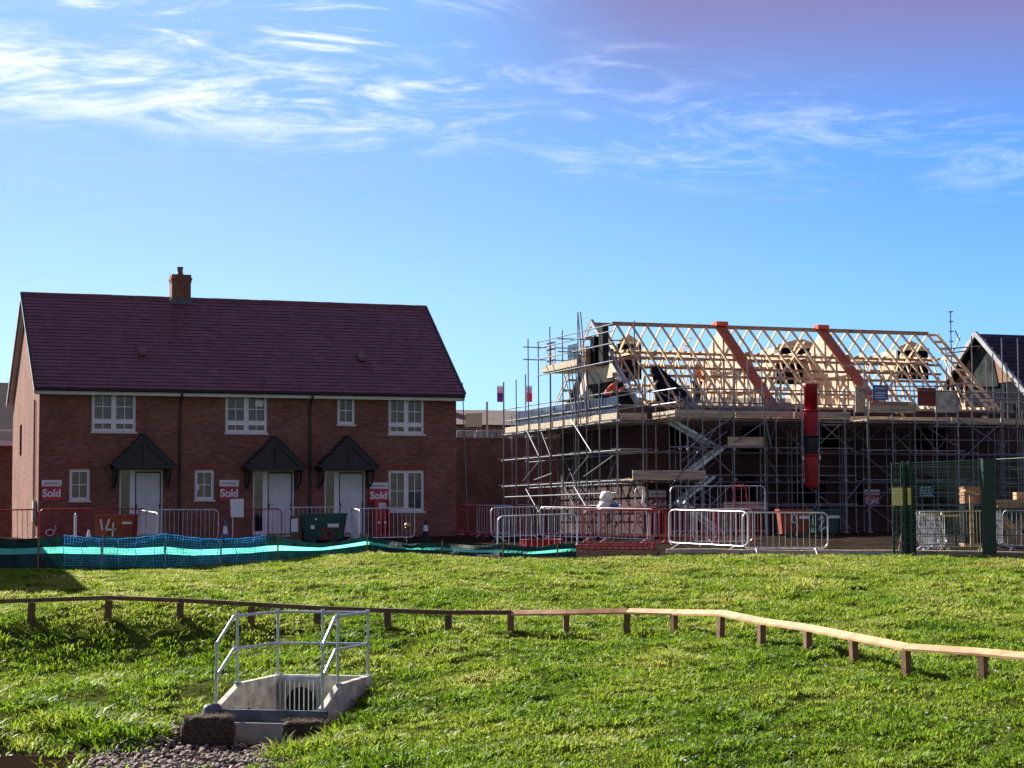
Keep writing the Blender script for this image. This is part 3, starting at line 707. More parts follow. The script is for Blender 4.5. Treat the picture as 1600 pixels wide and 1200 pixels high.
sold_sign(H, 65,750,96,783, -.03, 'crimson Sold board beside the small window of the leftmost house')
sold_sign(H, 343,750,373,783, -.03, 'crimson Sold board above the white notice, left of the middle door')
sold_sign(H, 577,754,606,786, -.03, 'crimson Sold board above the red fire point, right of the third door')

# ------------------------------------------------------------------ half-built terrace
Bo = H.w(22.25, 1.5); B = Frame(Bo.x, Bo.y)
BL, BW = 15.2, 8.3; BZE, BZR = 4.85, 8.32
def local_child(root, name, mb, m, **k): return mb.build(name, m, root, **k)
def half_built():
    root = thing('unfinished_house', 'half built brick terrace with bare timber roof trusses behind scaffolding', 'house', B.w(0,0,0), TH)
    ops = [rect_on(B,1044,663,1075,706), rect_on(B,1160,664,1192,706), rect_on(B,1285,664,1318,703), rect_on(B,1432,664,1482,704),
           (B.onY(1075,760,0)[0],B.onY(1108,760,0)[0],.05,2.15), (B.onY(1240,760,0)[0],B.onY(1290,760,0)[0],.05,2.15), (B.onY(1440,760,0)[0],B.onY(1480,760,0)[0],.05,2.15),
           (B.onY(1150,760,0)[0],B.onY(1180,760,0)[0],.9,2.15),(B.onY(1335,760,0)[0],B.onY(1352,760,0)[0],1.0,2.1)]
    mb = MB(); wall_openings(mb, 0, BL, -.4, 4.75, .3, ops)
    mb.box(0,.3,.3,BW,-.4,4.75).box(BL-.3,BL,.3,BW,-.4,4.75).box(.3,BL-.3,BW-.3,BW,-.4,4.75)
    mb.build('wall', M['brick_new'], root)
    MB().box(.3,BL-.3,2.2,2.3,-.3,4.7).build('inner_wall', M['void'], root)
    MB().box(.3,BL-.3,.3,BW-.3,2.45,2.6).build('floor_deck', M['timber_dark'], root)
    MB().box(.3,BL-.3,.0,BW-.3,4.752,4.85).build('wall_plate', M['timber_dark'], root)
    for a,b,c,d in ops[:4]: MB().box(a-.02,b+.02,-.03,.08,c-.07,c-.003).build('brick_sill', mat('red_sill',(.32,.06,.04),.7), root)
    sl = (BZR-BZE)/(BW/2+.3)
    zt = lambda y: BZE+.02+(min(y, BW-y)+.3)*sl
    MB().box(BL+.002,BL+2.4,.4,.7,-.3,4.75).box(BL+.002,BL+2.4,.7,5,2.6,2.75).build('shade_infill_wall', M['brick_new'], root)  # added wall and slab: close the gap so sun misses the next gable
    # trusses
    def truss(x, name='roof_truss', m='timber'):
        t = MB(); w = .042
        for s_ in (0,1):
            f = (lambda y: y) if s_ == 0 else (lambda y: BW-y)
            t.beam((x,f(-.3),zt(-.3)-.06),(x,f(BW/2),zt(BW/2)-.06), w, .1)
            t.beam((x,f(1.45),BZE+.1),(x,f(1.45),zt(1.45)-.12), w, .1, up=(0,1,0))
            t.beam((x,f(2.9),BZE+2.3),(x,f(1.5),BZE+.12), w-.004, .07)
        t.beam((x,-.1,BZE+.06),(x,BW+.1,BZE+.06), w, .11)
        t.beam((x,2.62,BZE+2.3),(x,BW-2.62,BZE+2.3), w-.002, .1)
        return t.build(name, M[m], root)
    n = 24; party = [B.onY(1122,508,BW/2)[0], B.onY(1280,508,BW/2)[0]]
    for i in range(n):
        x = .15+(BL-.3)*i/(n-1)
        if min(abs(x-p) for p in party) < .2: continue
        truss(x)
    # longitudinal binders and ridge
    bd = MB()
    bd.beam((.6,BW/2,zt(BW/2)-.04),(BL-.1,BW/2,zt(BW/2)-.04),.045,.16)
    for y, z in ((2.45,zt(2.45)-.2),(BW-2.45,zt(2.45)-.2),(1.5,zt(1.5)-.22),(BW-1.5,zt(1.5)-.22),(2.85,BZE+2.2),(BW-2.85,BZE+2.2),(1.95,BZE+1.55),(1.6,BZE+.6),(BW-1.6,BZE+.55)):
        bd.beam((.3+rnd.random(),y,z),(BL-.4-rnd.random(),y,z),.04,.1)
    bd.build('roof_binder', M['timber_dark'], root)
    for x0, x1 in ((.6,3.8),(5.6,8.9),(10.8,14.2)):
        for y0, y1 in ((.6,3.6),):
            MB().beam((x0,y0,zt(y0)-.16),(x1,y1,zt(y1)-.16),.09,.03).build('diagonal_brace', M['timber'], root)
    # pale party-wall spandrels with their orange cavity barrier on top
    for p in party:
        MB().prism([(p,.1,BZE+.1),(p,BW-.1,BZE+.1),(p,BW/2,zt(BW/2)-.14)], (.09,0,0)).build('party_panel', M['plaster'], root)
        for y in (1.,1.9,2.8,3.7,4.6,5.5,6.4,7.3): MB().box(p-.045,p-.003,y-.03,y+.03,BZE+.12,zt(y)-.16).build('panel_stud', M['timber'], root)
        for s_ in (0,):
            f = (lambda y: y) if s_ == 0 else (lambda y: BW-y)
            MB().hexa([(p-.12,f(-.25),zt(-.25)-.1),(p+.32,f(-.25),zt(-.25)-.1),(p+.32,f(BW/2),zt(BW/2)-.1),(p-.12,f(BW/2),zt(BW/2)-.1),
                (p-.12,f(-.25),zt(-.25)+.05),(p+.32,f(-.25),zt(-.25)+.05),(p+.32,f(BW/2),zt(BW/2)+.05),(p-.12,f(BW/2),zt(BW/2)+.05)]).build('cavity_barrier', M['orange'], root)
        MB().box(p-.16,p+.36,BW/2-.2,BW/2+.2,zt(BW/2)+.0,zt(BW/2)+.17).build('barrier_cap', M['orange_hi'], root)
    # left gable: sheathed panel, dark membrane, pale verge ladder
    g = MB().prism([(-.02,.25,BZE+.02),(-.02,BW-.2,BZE+.02),(-.02,BW/2,zt(BW/2)-.2)], (.07,0,0)).build('gable_panel', M['greyboard'], root)
    MB().prism([(-.045,.2,BZE+.05),(-.045,2.3,BZE+.05),(-.045,2.3,BZE+1.7),(-.045,1.5,zt(1.5)-.35)], (.02,0,0)).build('membrane', M['membrane'], g)
    MB().prism([(-.045,BW-.4,BZE+.05),(-.045,BW-2.6,BZE+.05),(-.045,BW-2.5,BZE+1.3)], (.02,0,0)).build('membrane', M['membrane'], g)
    MB().prism([(-.05,3.0,BZE+2.05),(-.05,4.4,BZE+2.05),(-.05,4.9,BZE+2.8),(-.05,4.1,BZE+2.95),(-.05,3.4,BZE+2.75)], (.02,0,0)).prism([(-.05,5.2,BZE+.9),(-.05,6.1,BZE+.6),(-.05,5.8,BZE+1.7),(-.05,5.3,BZE+1.9)], (.02,0,0)).prism([(-.05,1.75,BZE+1.15),(-.05,3.2,BZE+1.2),(-.05,2.9,BZE+1.75),(-.05,2.1,BZE+1.7)], (.02,0,0)).build('pale_board_patch', M['plaster'], g)
    v = MB()
    for s_ in (0,1):
        f = (lambda y: y) if s_ == 0 else (lambda y: BW-y)
        v.beam((-.3,f(-.35),zt(-.35)-.06),(-.3,f(BW/2),zt(BW/2)-.02),.04,.2)
        v.beam((-.27,f(-.35),zt(-.35)+.06),(-.27,f(BW/2),zt(BW/2)+.09),.12,.03)
    v.build('verge_board', M['verge'], root)
    lad = MB()
    for s_ in (0,1):
        f = (lambda y: y) if s_ == 0 else (lambda y: BW-y)
        for y in np.arange(0,BW/2,.5): MB().beam((-.28,f(y),zt(y)-.06),(.15,f(y),zt(y)-.06),.045,.1).build('ladder_rung', M['timber_dark'], root)
    MB().beam((-.28,BW/2,zt(BW/2)-.08),(.6,BW/2,zt(BW/2)-.08),.1,.12).build('ridge_piece', M['timber_dark'], root)
    lr = MB()                                             # right-hand gable ladder and rafters
    lr.beam((BL+.3,-.3,zt(-.3)-.06),(BL+.3,BW/2,zt(BW/2)-.06),.06,.16)
    for y in np.arange(-.1,BW/2,.42): lr.beam((BL-.15,y,zt(y)-.06),(BL+.3,y,zt(y)-.06),.05,.1)
    lr.build('gable_ladder', M['timber'], root)
    # tarpaulin draped at the left hip of the front slope
    MB().hexa([(.9,.2,BZE+.1),(2.3,.0,BZE+.1),(2.3,.5,BZE+.1),(.9,.6,BZE+.1),(1.3,1.7,BZE+1.55),(1.5,1.7,BZE+1.6),(1.5,2.0,BZE+1.6),(1.3,2.0,BZE+1.55)]).build('tarpaulin', M['membrane'], root)
    # rear dormers seen through the trusses: dark panel in each opening, pale cheeks and apex
    for (u0,u1,v0,v1) in ((966,1002,538,592),(1214,1292,545,600),(1404,1450,548,592)):
        yd = BW-2.7
        a = B.onY(u0,v1,yd); b = B.onY(u1,v0,yd)
        x0, x1, z0, z1 = a[0], b[0], max(a[1], BZE+.3), b[1]
        dm = MB().box(x0,x1,yd,yd+.05,z0,z1).build('dormer', M['membrane'], root)
        s_ = MB(); xx = x0+.1
        while xx < x1: s_.box(xx,xx+.045,yd-.1,yd-.003,z0,z1); xx += .75
        s_.box(x0,x1,yd-.11,yd-.003,z1+.003,z1+.1); s_.build('dormer_stud', M['timber'], dm)
        if x1-x0 > 1:
            xm = (x0+x1)/2
            MB().prism([(x0,yd+.1,z1+.1),(x1,yd+.1,z1+.1),(xm,yd+.1,z1+.42)], (0,.05,0)).build('dormer_gable', M['osb'], dm)
            MB().prism([(x0-.06,yd+.06,z0),(x0-.06,yd+1.3,z0),(x0-.06,yd+1.3,z1),(x0-.06,yd+.06,z1)], (.04,0,0)).build('dormer_cheek', M['plaster'], dm)
    return root
half_built()
sold_sign(B, 1014,766,1040,802, -.03, 'crimson Sold board behind the scaffold near the stair foot')
sold_sign(B, 1350,765,1374,792, -.03, 'dim Sold board behind the scaffold right of the red chute')

# ------------------------------------------------------------------ scaffolding
def scaffold():
    root = thing('scaffolding', 'steel tube scaffolding with board platforms round the half built terrace', 'scaffolding', B.w(0,0,0), TH)
    gl = lambda x, y: gz(*B.w(x,y).xy, False)
    ZP = 4.2; lifts = [1.05, 1.95, 3.05, ZP-.08]
    yo, yi, xo, xi = -1.55, -.35, -1.65, -.4
    def up(x, y, top, lean=0):
        z0 = gl(x, y)
        mb = MB().tube([(x,y,z0),(x+lean,y,top)], .0242, 7).box(x-.075,x+.075,y-.075,y+.075,z0-.02,z0+.02)
        for z in lifts: mb.box(x-.045,x+.045,y-.05,y+.05,z-.05,z+.04)
        mb.build('upright', M['steel'], root)
    def pipe(name, a, b, r=.0242): return MB().tube([a,b], r, 7).build(name, M['steel'], root)
    fx = lambda u, y=yo: B.onY(u, 700, y)[0]
    sy = lambda u, x=xo: B.onX(u, 700, x)[0]
    # gable side
    tops = {787:597,807:593,826:529,842:532,861:560,880:516,900:600,917:603,937:585}
    for u, v in tops.items():
        y = sy(u); up(xo, y, B.onX(u, v, xo)[1])
    for u in (800,823,846,872,897,925,955): up(xi, B.onX(u,700,xi)[0], ZP+.9)
    yL = sy(787)
    up(xo, yo, ZP+1.25)
    # front
    fu = [1005,1025,1046,1085,1147,1188,1213,1245,1278,1322,1336,1358,1395,1430,1464,1498,1520,1566,1590,1625]
    for u in fu: up(fx(u), yo, ZP+rnd.choice([.95,1.15,1.3]) if u not in (1147,1395) else ZP+1.75)
    for k in range(16): up(fx(985)+k*1.18, yi, ZP-.05 if k % 3 else ZP+.6)
    xR = fx(1640)
    for z in lifts:
        ov = .25
        pipe('ledger', (xo,yo-ov,z), (xo,yL+ov,z)); pipe('ledger', (xi,yo-ov,z-.06), (xi,yL+ov,z-.06))
        xm = (xo+xR)/2+rnd.uniform(-.5,.5)
        pipe('ledger', (xo-ov,yo,z-.05), (xm+.2,yo,z-.05)); pipe('ledger', (xm-.2,yo-.05,z-.05), (xR,yo-.05,z-.05))
        pipe('ledger', (xo-ov,yi,z-.05), (xR,yi,z-.05))
    for z in (.55, 1.5, 2.5, 3.55):
        pipe('guard_rail', (xo-.05,yo+.05,z), (xo-.05,yL,z)) if z in (1.5,) else None
        pipe('guard_rail', (fx(1188),yo+.04,z), (xR,yo+.04,z)) if z > 1 else None
    for u in list(tops)+[965]:
        y = sy(u)
        for z in (1.95,3.05,ZP-.12): pipe('transom', (xo-.2,y+.06,z+.05), (xi+.15,y+.06,z+.05))
    for u in fu[::2]:
        for z in (1.95,3.05,ZP-.12): pipe('transom', (fx(u)+.06,yo-.2,z), (fx(u)+.06,yi+.15,z))
    # decks and toe boards
    def deck(x0,x1,y0,y1,z,along='x'):
        mb = MB()
        if along == 'x':
            y = y0
            while y < y1-.05: mb.box(x0+rnd.uniform(-.03,.03),x1+rnd.uniform(-.03,.03),y+.004,min(y+.221,y1),z,z+.038); y += .225
        else:
            x = x0
            while x < x1-.05: mb.box(x+.004,min(x+.221,x1),y0+rnd.uniform(-.03,.03),y1+rnd.uniform(-.03,.03),z,z+.038); x += .225
        return mb.build('deck_boards', M['board'], root)
    deck(xo+.05,-.06,yo,yL,ZP-.03,'y'); deck(xi+.02,fx(1048),yo+.05,yi,ZP-.03); deck(fx(1050),fx(1322),yo+.05,yi,ZP-.028); deck(fx(1324),xR,yo+.05,yi,ZP-.03)
    deck(xo+.05,xi,yo,yL,1.98,'y') if False else None
    deck(fx(985),fx(1110),yo+.05,yi,2.0)
    # toe boards: a row of lengths on the gable side, then along the front
    def toe(a, b, z, h=.225, seg=2.4, th=.038):
        a, b = Vector(a), Vector(b); L_ = (b-a).length; n = max(1, round(L_/seg)); d = (b-a)/n
        for i in range(n):
            j = rnd.uniform(-.02,.02)
            MB().beam(a+d*i+Vector((0,0,z+h/2+j))+d*.006, a+d*(i+1)+Vector((0,0,z+h/2+rnd.uniform(-.02,.02)))-d*.006, th, h).build('toe_board', M['board'], root)
    toe((xo+.05,yL,0),(xo+.05,yo+.05,0),ZP)
    toe((xo+.1,yo+.04,0),(fx(1012),yo+.04,0),ZP)
    xa, xb = fx(1020), fx(1212); yt = -3.55
    toe((xa,yo,0),(xa,yt,0),ZP); toe((xa,yt,0),(fx(1330,yt),yt,0),ZP+.0, .24); toe((fx(1330),yo+.04,0),(xR,yo+.04,0),ZP)
    deck(xa+.05,fx(1330,yt),yt+.03,yo-.03,ZP-.03)
    # stair tower uprights in front
    for u in (1063,1075,1098,1125,1147,1195,1213,1253,1278,1320): up(B.onY(u,700,yt)[0], yt, ZP+rnd.choice([.9,1.1]))
    for z in (1.05,2.1,3.1,ZP-.1): pipe('ledger', (xa-.2,yt,z), (B.onY(1330,700,yt)[0]+.1,yt,z))
    for z in (ZP+.5, ZP+1.0):
        pipe('guard_rail', (xa,yt-.05,z), (B.onY(1330,700,yt)[0],yt-.05,z)); pipe('guard_rail', (xa,yo,z), (xa,yt-.1,z))
    def flight(x0, z0, x1, z1, y):
        f = MB(); L_ = Vector((x1-x0,0,z1-z0)).length
        for yy in (y, y+.6): f.beam((x0,yy,z0),(x1,yy,z1),.035,.12)
        n = int(abs(z1-z0)/.2)
        for i in range(n): q = (i+.5)/n; f.box(x0+(x1-x0)*q-.1,x0+(x1-x0)*q+.1,y+.02,y+.58,z0+(z1-z0)*q-.015,z0+(z1-z0)*q+.015)
        o = f.build('stair_flight', M['galv'], root)
        r = MB()
        for yy in (y-.02, y+.62):
            for h in (.5,.95): r.tube([(x0,yy,z0+h),(x1,yy,z1+h)], .02, 6)
        r.build('handrail', M['steel'], o)
    X = lambda u: B.onY(u,700,yt)[0]
    flight(X(1062),.05,X(1135),1.25,yt+.15) if False else None
    flight(X(1135),.0+gl(X(1100),yt),X(1072),1.15,yt+.2); flight(X(1080),1.1,X(1135),2.1,yt+.95)
    flight(X(1078),2.1,X(1140),3.2,yt+.2); flight(X(1138),3.2,X(1062),ZP,yt+.95)
    for (u0,u1,v0,v1,y) in ((988,1102,735,748,yt+.02),(1137,1192,683,696,yt+.03),(1130,1198,784,796,yt+.03)):
        a = B.onY(u0,v1,y); b = B.onY(u1,v0,y)
        MB().box(a[0],b[0],y-.045,y-.006,a[1],b[1]).build('toe_board', M['board'], root)
        deck(a[0],b[0],y,y+1.2,a[1]-.04)
    for u0, v0, u1, v1 in ((1042,648,1150,745),(1075,700,1150,648),(1048,760,1120,668),(1105,795,1152,748),(1150,690,1208,650),(1062,800,1130,748),(1195,650,1205,700)):
        a = B.onY(u0,v0,yt-.05); b = B.onY(u1,v1,yt-.05); pipe('brace', (a[0],yt-.05,a[1]), (b[0],yt-.05,b[1]))
    # braces on the front and the gable
    for u0, v0, u1, v1 in ((1313,655,1352,692),(1352,692,1393,652),(1352,712,1392,745),(1352,800,1395,760),(1325,690,1352,668),(1430,655,1498,700),(1202,695,1215,650),(1195,712,1218,745),(1500,720,1570,655),(1320,785,1352,745),(1498,655,1570,700)):
        a = B.onY(u0,v0,yo-.06); b = B.onY(u1,v1,yo-.06); pipe('brace', (a[0],yo-.06,a[1]), (b[0],yo-.06,b[1]))
    for u0, v0, u1, v1 in ((822,670,842,712),(845,718,817,752),(822,764,842,800),(892,655,924,706),(920,712,896,742),(897,760,918,795),(880,580,896,640),(846,675,860,712),(862,740,835,750),(958,712,912,745)):
        a = B.onX(u0,v0,xo-.06); b = B.onX(u1,v1,xo-.06); pipe('brace', (xo-.06,a[0],a[1]), (xo-.06,b[0],b[1]))
    rs = random.Random(21); lv = [.1,1.05,1.95,3.05,ZP-.1]
    for k in range(16):
        x = fx(1200)+rs.uniform(0, xR-fx(1200)-1.5); j = rs.randrange(0,4); d = rs.choice([-1,1])*rs.uniform(.9,1.6)
        pipe('brace', (x,yi+.1 if k % 2 else yo-.07,lv[j]), (x+d,yi+.1 if k % 2 else yo-.07,lv[j+1]))
    for k in range(9):
        y = yo+rs.uniform(.4,yL-yo-1.8); j = rs.randrange(0,4); pipe('brace', (xi-.05,y,lv[j]), (xi-.05,y+rs.choice([-1,1])*1.2,lv[j+1]))
    for k in range(12):
        x = fx(1200)+(xR-fx(1200))*(k+.5)/12; pipe('upright', (x,yi-.12,gl(x,yi)), (x,yi-.12,ZP-.1))
    for z0_, z1_, n_ in ((ZP+.25,ZP+1.1,7),):
        for k in range(n_):                            # loose gear hung and stacked along the working lift
            x = fx(1100)+(xR-fx(1100))*(k+rs.random()*.6)/n_; w_ = rs.uniform(.25,.7); h_ = rs.uniform(.2,.5)
            lb = MB(); 
            for q in range(5): a_ = Vector((x+rs.uniform(-w_,w_),yi-.2-rs.random()*.4,ZP+.03+rs.random()*h_)); lb.beam(a_, a_+Vector((rs.uniform(-.6,.6),rs.uniform(-.1,.1),rs.uniform(-.25,.25))), rs.uniform(.05,.14), rs.uniform(.03,.1))
            lb.build('stacked_boards', M[rs.choice(['board','membrane','timber_dark','netblue'])], root)
    # guard rails and blue brick guards at the working lift
    for z in (ZP+.5,ZP+1.0):
        pipe('guard_rail', (xo+.04,yo-.2,z), (xo+.04,yL+.2,z)); pipe('guard_rail', (xo-.2,yo+.04,z), (fx(1020),yo+.04,z))
        pipe('guard_rail', (xi,yo,z+.03), (xi,yL,z+.03)); pipe('guard_rail', (fx(1330),yo+.04,z), (xR,yo+.04,z))
    def guard(a, b, z0, h=.62):
        mb = MB(); a, b = Vector(a), Vector(b); L_ = (b-a).length; n = int(L_/.05)
        for i in range(n+1): p = a+(b-a)*i/n; mb.beam((p.x,p.y,z0),(p.x,p.y,z0+h), .014,.010)
        for k in range(13): mb.beam((a.x,a.y,z0+h*k/12),(b.x,b.y,z0+h*k/12), .018,.018)
        mb.build('brick_guard', M['netblue'], root)
    y = yo+.1
    while y < yL-1.2: guard((xo+.09,y,0),(xo+.09,y+1.15,0),ZP+.2); y += 1.22
    x = xo+.2
    for k in range(4): guard((fx(1068+k*44,yt),yt+.03,0),(fx(1106+k*44,yt),yt+.03,0),ZP+.2,.5)
    # upper gable lift
    z2 = B.onX(870,576,xo)[1]-.05; ya, yb = sy(905), sy(850)
    toe((xo-.05,yb,0),(xo-.05,ya,0),z2,.24,1.4); deck(xo-.05,xi,ya,yb,z2-.03,'y')
    for z in (z2-.1,z2+.55,z2+1.0,z2+1.25): pipe('ledger', (xo-.1,sy(965)+.1,z), (xo-.1,yb+.5,z))
    for u, v in ((905,488),(861,510)): up(xo-.02, sy(u), B.onX(u,v,xo)[1])
    for (u0,v0,u1,v1) in ((916,640,903,488),(921,640,907,487)):
        a = B.onX(u0,v0,xo-.1); b = B.onX(u1,v1,xo-.1); pipe('upright', (xo-.1,a[0],a[1]), (xo-.1,b[0],b[1]))
    for z in (z2+.5,z2+1.0): pipe('transom', (xo-.9,yb-.1,z), (xi+.1,yb-.1,z)); pipe('transom', (xo-.7,ya+.4,z+.05), (xi+.8,ya+.4,z+.05))
    guard((xo-.0,ya+.1,0),(xo-.0,ya+1.1,0),z2+.25,.6)
    for k, (yy, hh_, mm_) in enumerate(((ya+.5,.8,'timber_dark'),(ya+1.1,.55,'membrane'),(ya+.1,1.15,'membrane'),(ya-.5,1.5,'greyboard'))):
        MB().box(xi-.75+.1*k,xi-.2,yy,yy+.42,z2+.01,z2+hh_).build('stacked_blocks', M[mm_], root)
    for k in range(5): pipe('brace', (xo-.05,ya-.9+.35*k,ZP+rnd.random()*.5), (xo-.05,ya-.2+.3*k,z2+rnd.random()*.8))
    MB().box(xo+.0,xo+.03,sy(868),sy(855),z2+.25,z2+1.15).build('white_board', mat('pale_blue_sheet',(.5,.6,.72),.5,trans=.3), root)
    # loading bay: side boards, timber gate, dark red plate, tubes
    yl = -3.4; a0, a1 = B.onY(1356,700,yl)[0], B.onY(1497,700,yl)[0]
    for u in (1356,1395,1430,1464,1497): up(B.onY(u,700,yl)[0], yl, ZP+1.35)
    deck(a0,a1,yl+.03,yo-.08,ZP-.03)
    for z in (1.95,3.05,ZP-.1,ZP+1.1): pipe('ledger', (a0-.3,yl,z), (a1+.3,yl,z))
    for z in (ZP+.6,ZP+1.1): pipe('guard_rail', (a0,yl,z), (a0,yo,z)); pipe('guard_rail', (a1,yl,z), (a1,yo,z))
    pl = lambda u, v: B.onY(u, v, yl+.06)
    def panel(u0,v0,u1,v1,m,dy=0,name='loading_bay_panel'):
        p, q = pl(u0,v1), pl(u1,v0); return MB().box(p[0],q[0],yl+.06+dy,yl+.085+dy,p[1],q[1]).build(name, m, root)
    panel(1337,604,1352,644,M['osb']); panel(1360,628,1432,644,M['board'],.05); panel(1434,606,1461,634,mat('rust_red_ply',(.24,.05,.03),.8,scale=2)); panel(1463,610,1496,644,M['concrete'],.06)
    panel(1362,628,1420,632,M['timber_dark'],-.03)
    sg = panel(1363,602,1386,625,M['blue'],-.05,'notice_board')
    p, q = pl(1365,623), pl(1384,605); l = MB()
    for k in range(5): zz = q[1]-(q[1]-p[1])*(k+.5)/5; l.box(p[0]+.03,q[0]-.03-.06*(k % 2),yl+.0,yl+.004,zz-.018,zz+.018)
    l.build('notice_lettering', M['sign_white'], sg)
    # long pole rails high over the roof (temporary edge tubes)
    for (u0,v0,u1,v1,y) in ((1338,564,1466,570,-.2),(1318,572,1350,568,yo),(1460,573,1466,568,yo),(1395,604,1500,603,yo),(1085,612,1130,606,yo),(1068,632,1110,625,yo),(1460,605,1520,598,yo)):
        p, q = B.onY(u0,v0,y), B.onY(u1,v1,y); pipe('guard_rail', (p[0],y,p[1]), (q[0],y,q[1]), .026)
    for u, vt in ((991,501),(1085,560),(1130,560),(1147,562),(1190,558),(1168,560),(1350,564)):
        y = -.1; x, z = B.onY(u, vt, y); pipe('upright', (x,y,ZP-.02), (x,y,z))
scaffold()

# ------------------------------------------------------------------ slate-roofed house at the right
def slate_house():
    y0 = 1.6; D = Frame(*H.w(40.1, y0).xy)
    L_, W_, ze, zr = 12, 8.3, 4.85, D.onY(1499,521,4.15)[1]
    root = thing('slate_roofed_house', 'unfinished brick house with dark slate roof and tan gable at the right edge', 'house', D.w(0,0,0), TH)
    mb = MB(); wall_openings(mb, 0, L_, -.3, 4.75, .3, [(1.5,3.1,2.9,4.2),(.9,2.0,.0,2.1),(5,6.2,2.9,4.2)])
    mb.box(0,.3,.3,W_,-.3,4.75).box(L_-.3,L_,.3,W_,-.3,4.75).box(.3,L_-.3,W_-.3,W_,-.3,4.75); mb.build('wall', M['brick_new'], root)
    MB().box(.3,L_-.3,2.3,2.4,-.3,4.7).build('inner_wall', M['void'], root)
    MB().prism([(-.02,1.6,ze+1.35),(-.02,W_-1.6,ze+1.35),(-.02,W_/2,zr-.3)], (.2,0,0)).build('gable_wall', M['brick_tan'], root)
    MB().prism([(.0,.2,4.76),(.0,W_-.2,4.76),(.0,W_-1.5,ze+1.34),(.0,1.5,ze+1.34)], (.1,0,0)).build('membrane', M['membrane'], root)
    MB().prism([(-.06,3.0,ze+1.2),(-.06,5.2,ze+1.3),(-.06,5.0,ze+2.7),(-.06,4.1,ze+3.0),(-.06,3.4,ze+2.5)], (.02,0,0)).build('hanging_sheet', M['greyboard'], root)
    MB().prism([(-.1,-.2,ze+.0),(-.1,1.6,ze+1.3),(-.1,1.6,.6),(-.1,-.2,.6)], (.05,0,0)).build('side_sheet', M['membrane'], root)
    r = MB().prism([(-.3,-.35,ze-.03),(-.3,W_/2,zr-.03),(-.3,W_+.35,ze-.03),(-.3,W_+.2,ze-.1),(-.3,W_/2,zr-.14),(-.3,-.2,ze-.1)], (L_+.6,0,0)).build('roof', M['membrane'], root)
    t = MB(); tile_slope(t,-.3,L_+.3,-.4,ze,W_/2,zr,.3,.33,.025); tile_slope(t,-.3,L_+.3,W_+.4,ze,W_/2,zr,.5,1.5,.02); t.build('roof_slates', M['slate'], r)
    v = MB()
    for s_ in (0,1):
        f = (lambda y: y) if s_ == 0 else (lambda y: W_-y)
        v.beam((-.36,f(-.4),ze-.03),(-.36,f(W_/2),zr+.02),.12,.2)
        for y in np.arange(.2,W_/2,.5): v.beam((-.34,f(y),ze+(y+.4)*(zr-ze)/(W_/2+.4)+.05),(-.18,f(y),ze+(y+.4)*(zr-ze)/(W_/2+.4)+.05),.09,.1)
    v.build('verge_board', M['verge'], r)
    # its own scaffold tubes, standing clear of the gable
    s = thing('scaffold_tower', 'thin scaffold poles round the gable of the slate roofed house', 'scaffolding', D.w(0,0,0), TH)
    for u, vt, y in ((1485,486,3.9),(1518,525,.3),(1541,560,-.6),(1565,528,-1.2),(1590,528,-1.2),(1478,545,5),(1551,552,-.9),(1573,575,-1.3)):
        x, z = D.onY(u, vt, y); mb = MB().tube([(x,y,0),(x,y,z)], .026, 7)
        if u == 1485:
            for k in range(4): mb.box(x-.1,x+.1,y-.05,y+.05,z-.05-.42*k,z-.01-.42*k)
        mb.build('upright', M['steel'], s)
    for (u0,v0,u1,v1,y) in ((1478,545,1530,541,1.5),(1480,552,1512,548,2.5),(1500,613,1610,614,-1.2),(1500,628,1610,629,-1.2),(1485,560,1500,525,3.8),(1492,516,1500,532,3.7)):
        p, q = D.onY(u0,v0,y), D.onY(u1,v1,y); MB().tube([(p[0],y,p[1]),(q[0],y,q[1])], .026, 7).build('ledger', M['steel'], s)
slate_house()

# ------------------------------------------------------------------ rubbish chute
def chute():
    Yc = 70.3; top = at(1266,600,Yc); bot = at(1267,763,Yc)
    t = thing('rubbish_chute', 'red plastic rubbish chute with one black section hanging from the scaffold', 'rubbish chute', (top.x,Yc,bot.z))
    Z = lambda v: at(1266,v,Yc).z-bot.z
    segs = [(600,644,'r'),(640,684,'r'),(680,716,'b'),(710,763,'r')]
    for i, (a,b,c) in enumerate(segs):
        z1, z0 = Z(a), Z(b)
        pr = [(.20,z0),(.235,z0+.1),(.27,z1-.12),(.275,z1-.06),(.295,z1-.05),(.295,z1-.01),(.27,z1)]
        if c == 'r' and i == 0: pr = [(.22,z0),(.25,z1-.12),(.31,z1)]
        o = MB().lathe(pr, (rnd.uniform(-.012,.012),0,0), 22).build('chute_section', M['chute_red' if c == 'r' else 'chute_black'], t, smooth=True)
        o.data.polygons.foreach_set('use_smooth', [len(p.vertices) == 4 for p in o.data.polygons])
    for s_ in (-1,1):
        for k in (0,1): pass
        ch = MB().tube([(s_*.3,-.02,Z(600)),(s_*.29,-.02,Z(710)),(s_*.25,-.02,Z(755))], .012, 5); ch.build('chain', M['galv'], t)
        MB().box(s_*.3-.03,s_*.3+.03,-.06,.02,Z(718),Z(712)).build('bracket', M['galv'], t)
chute()

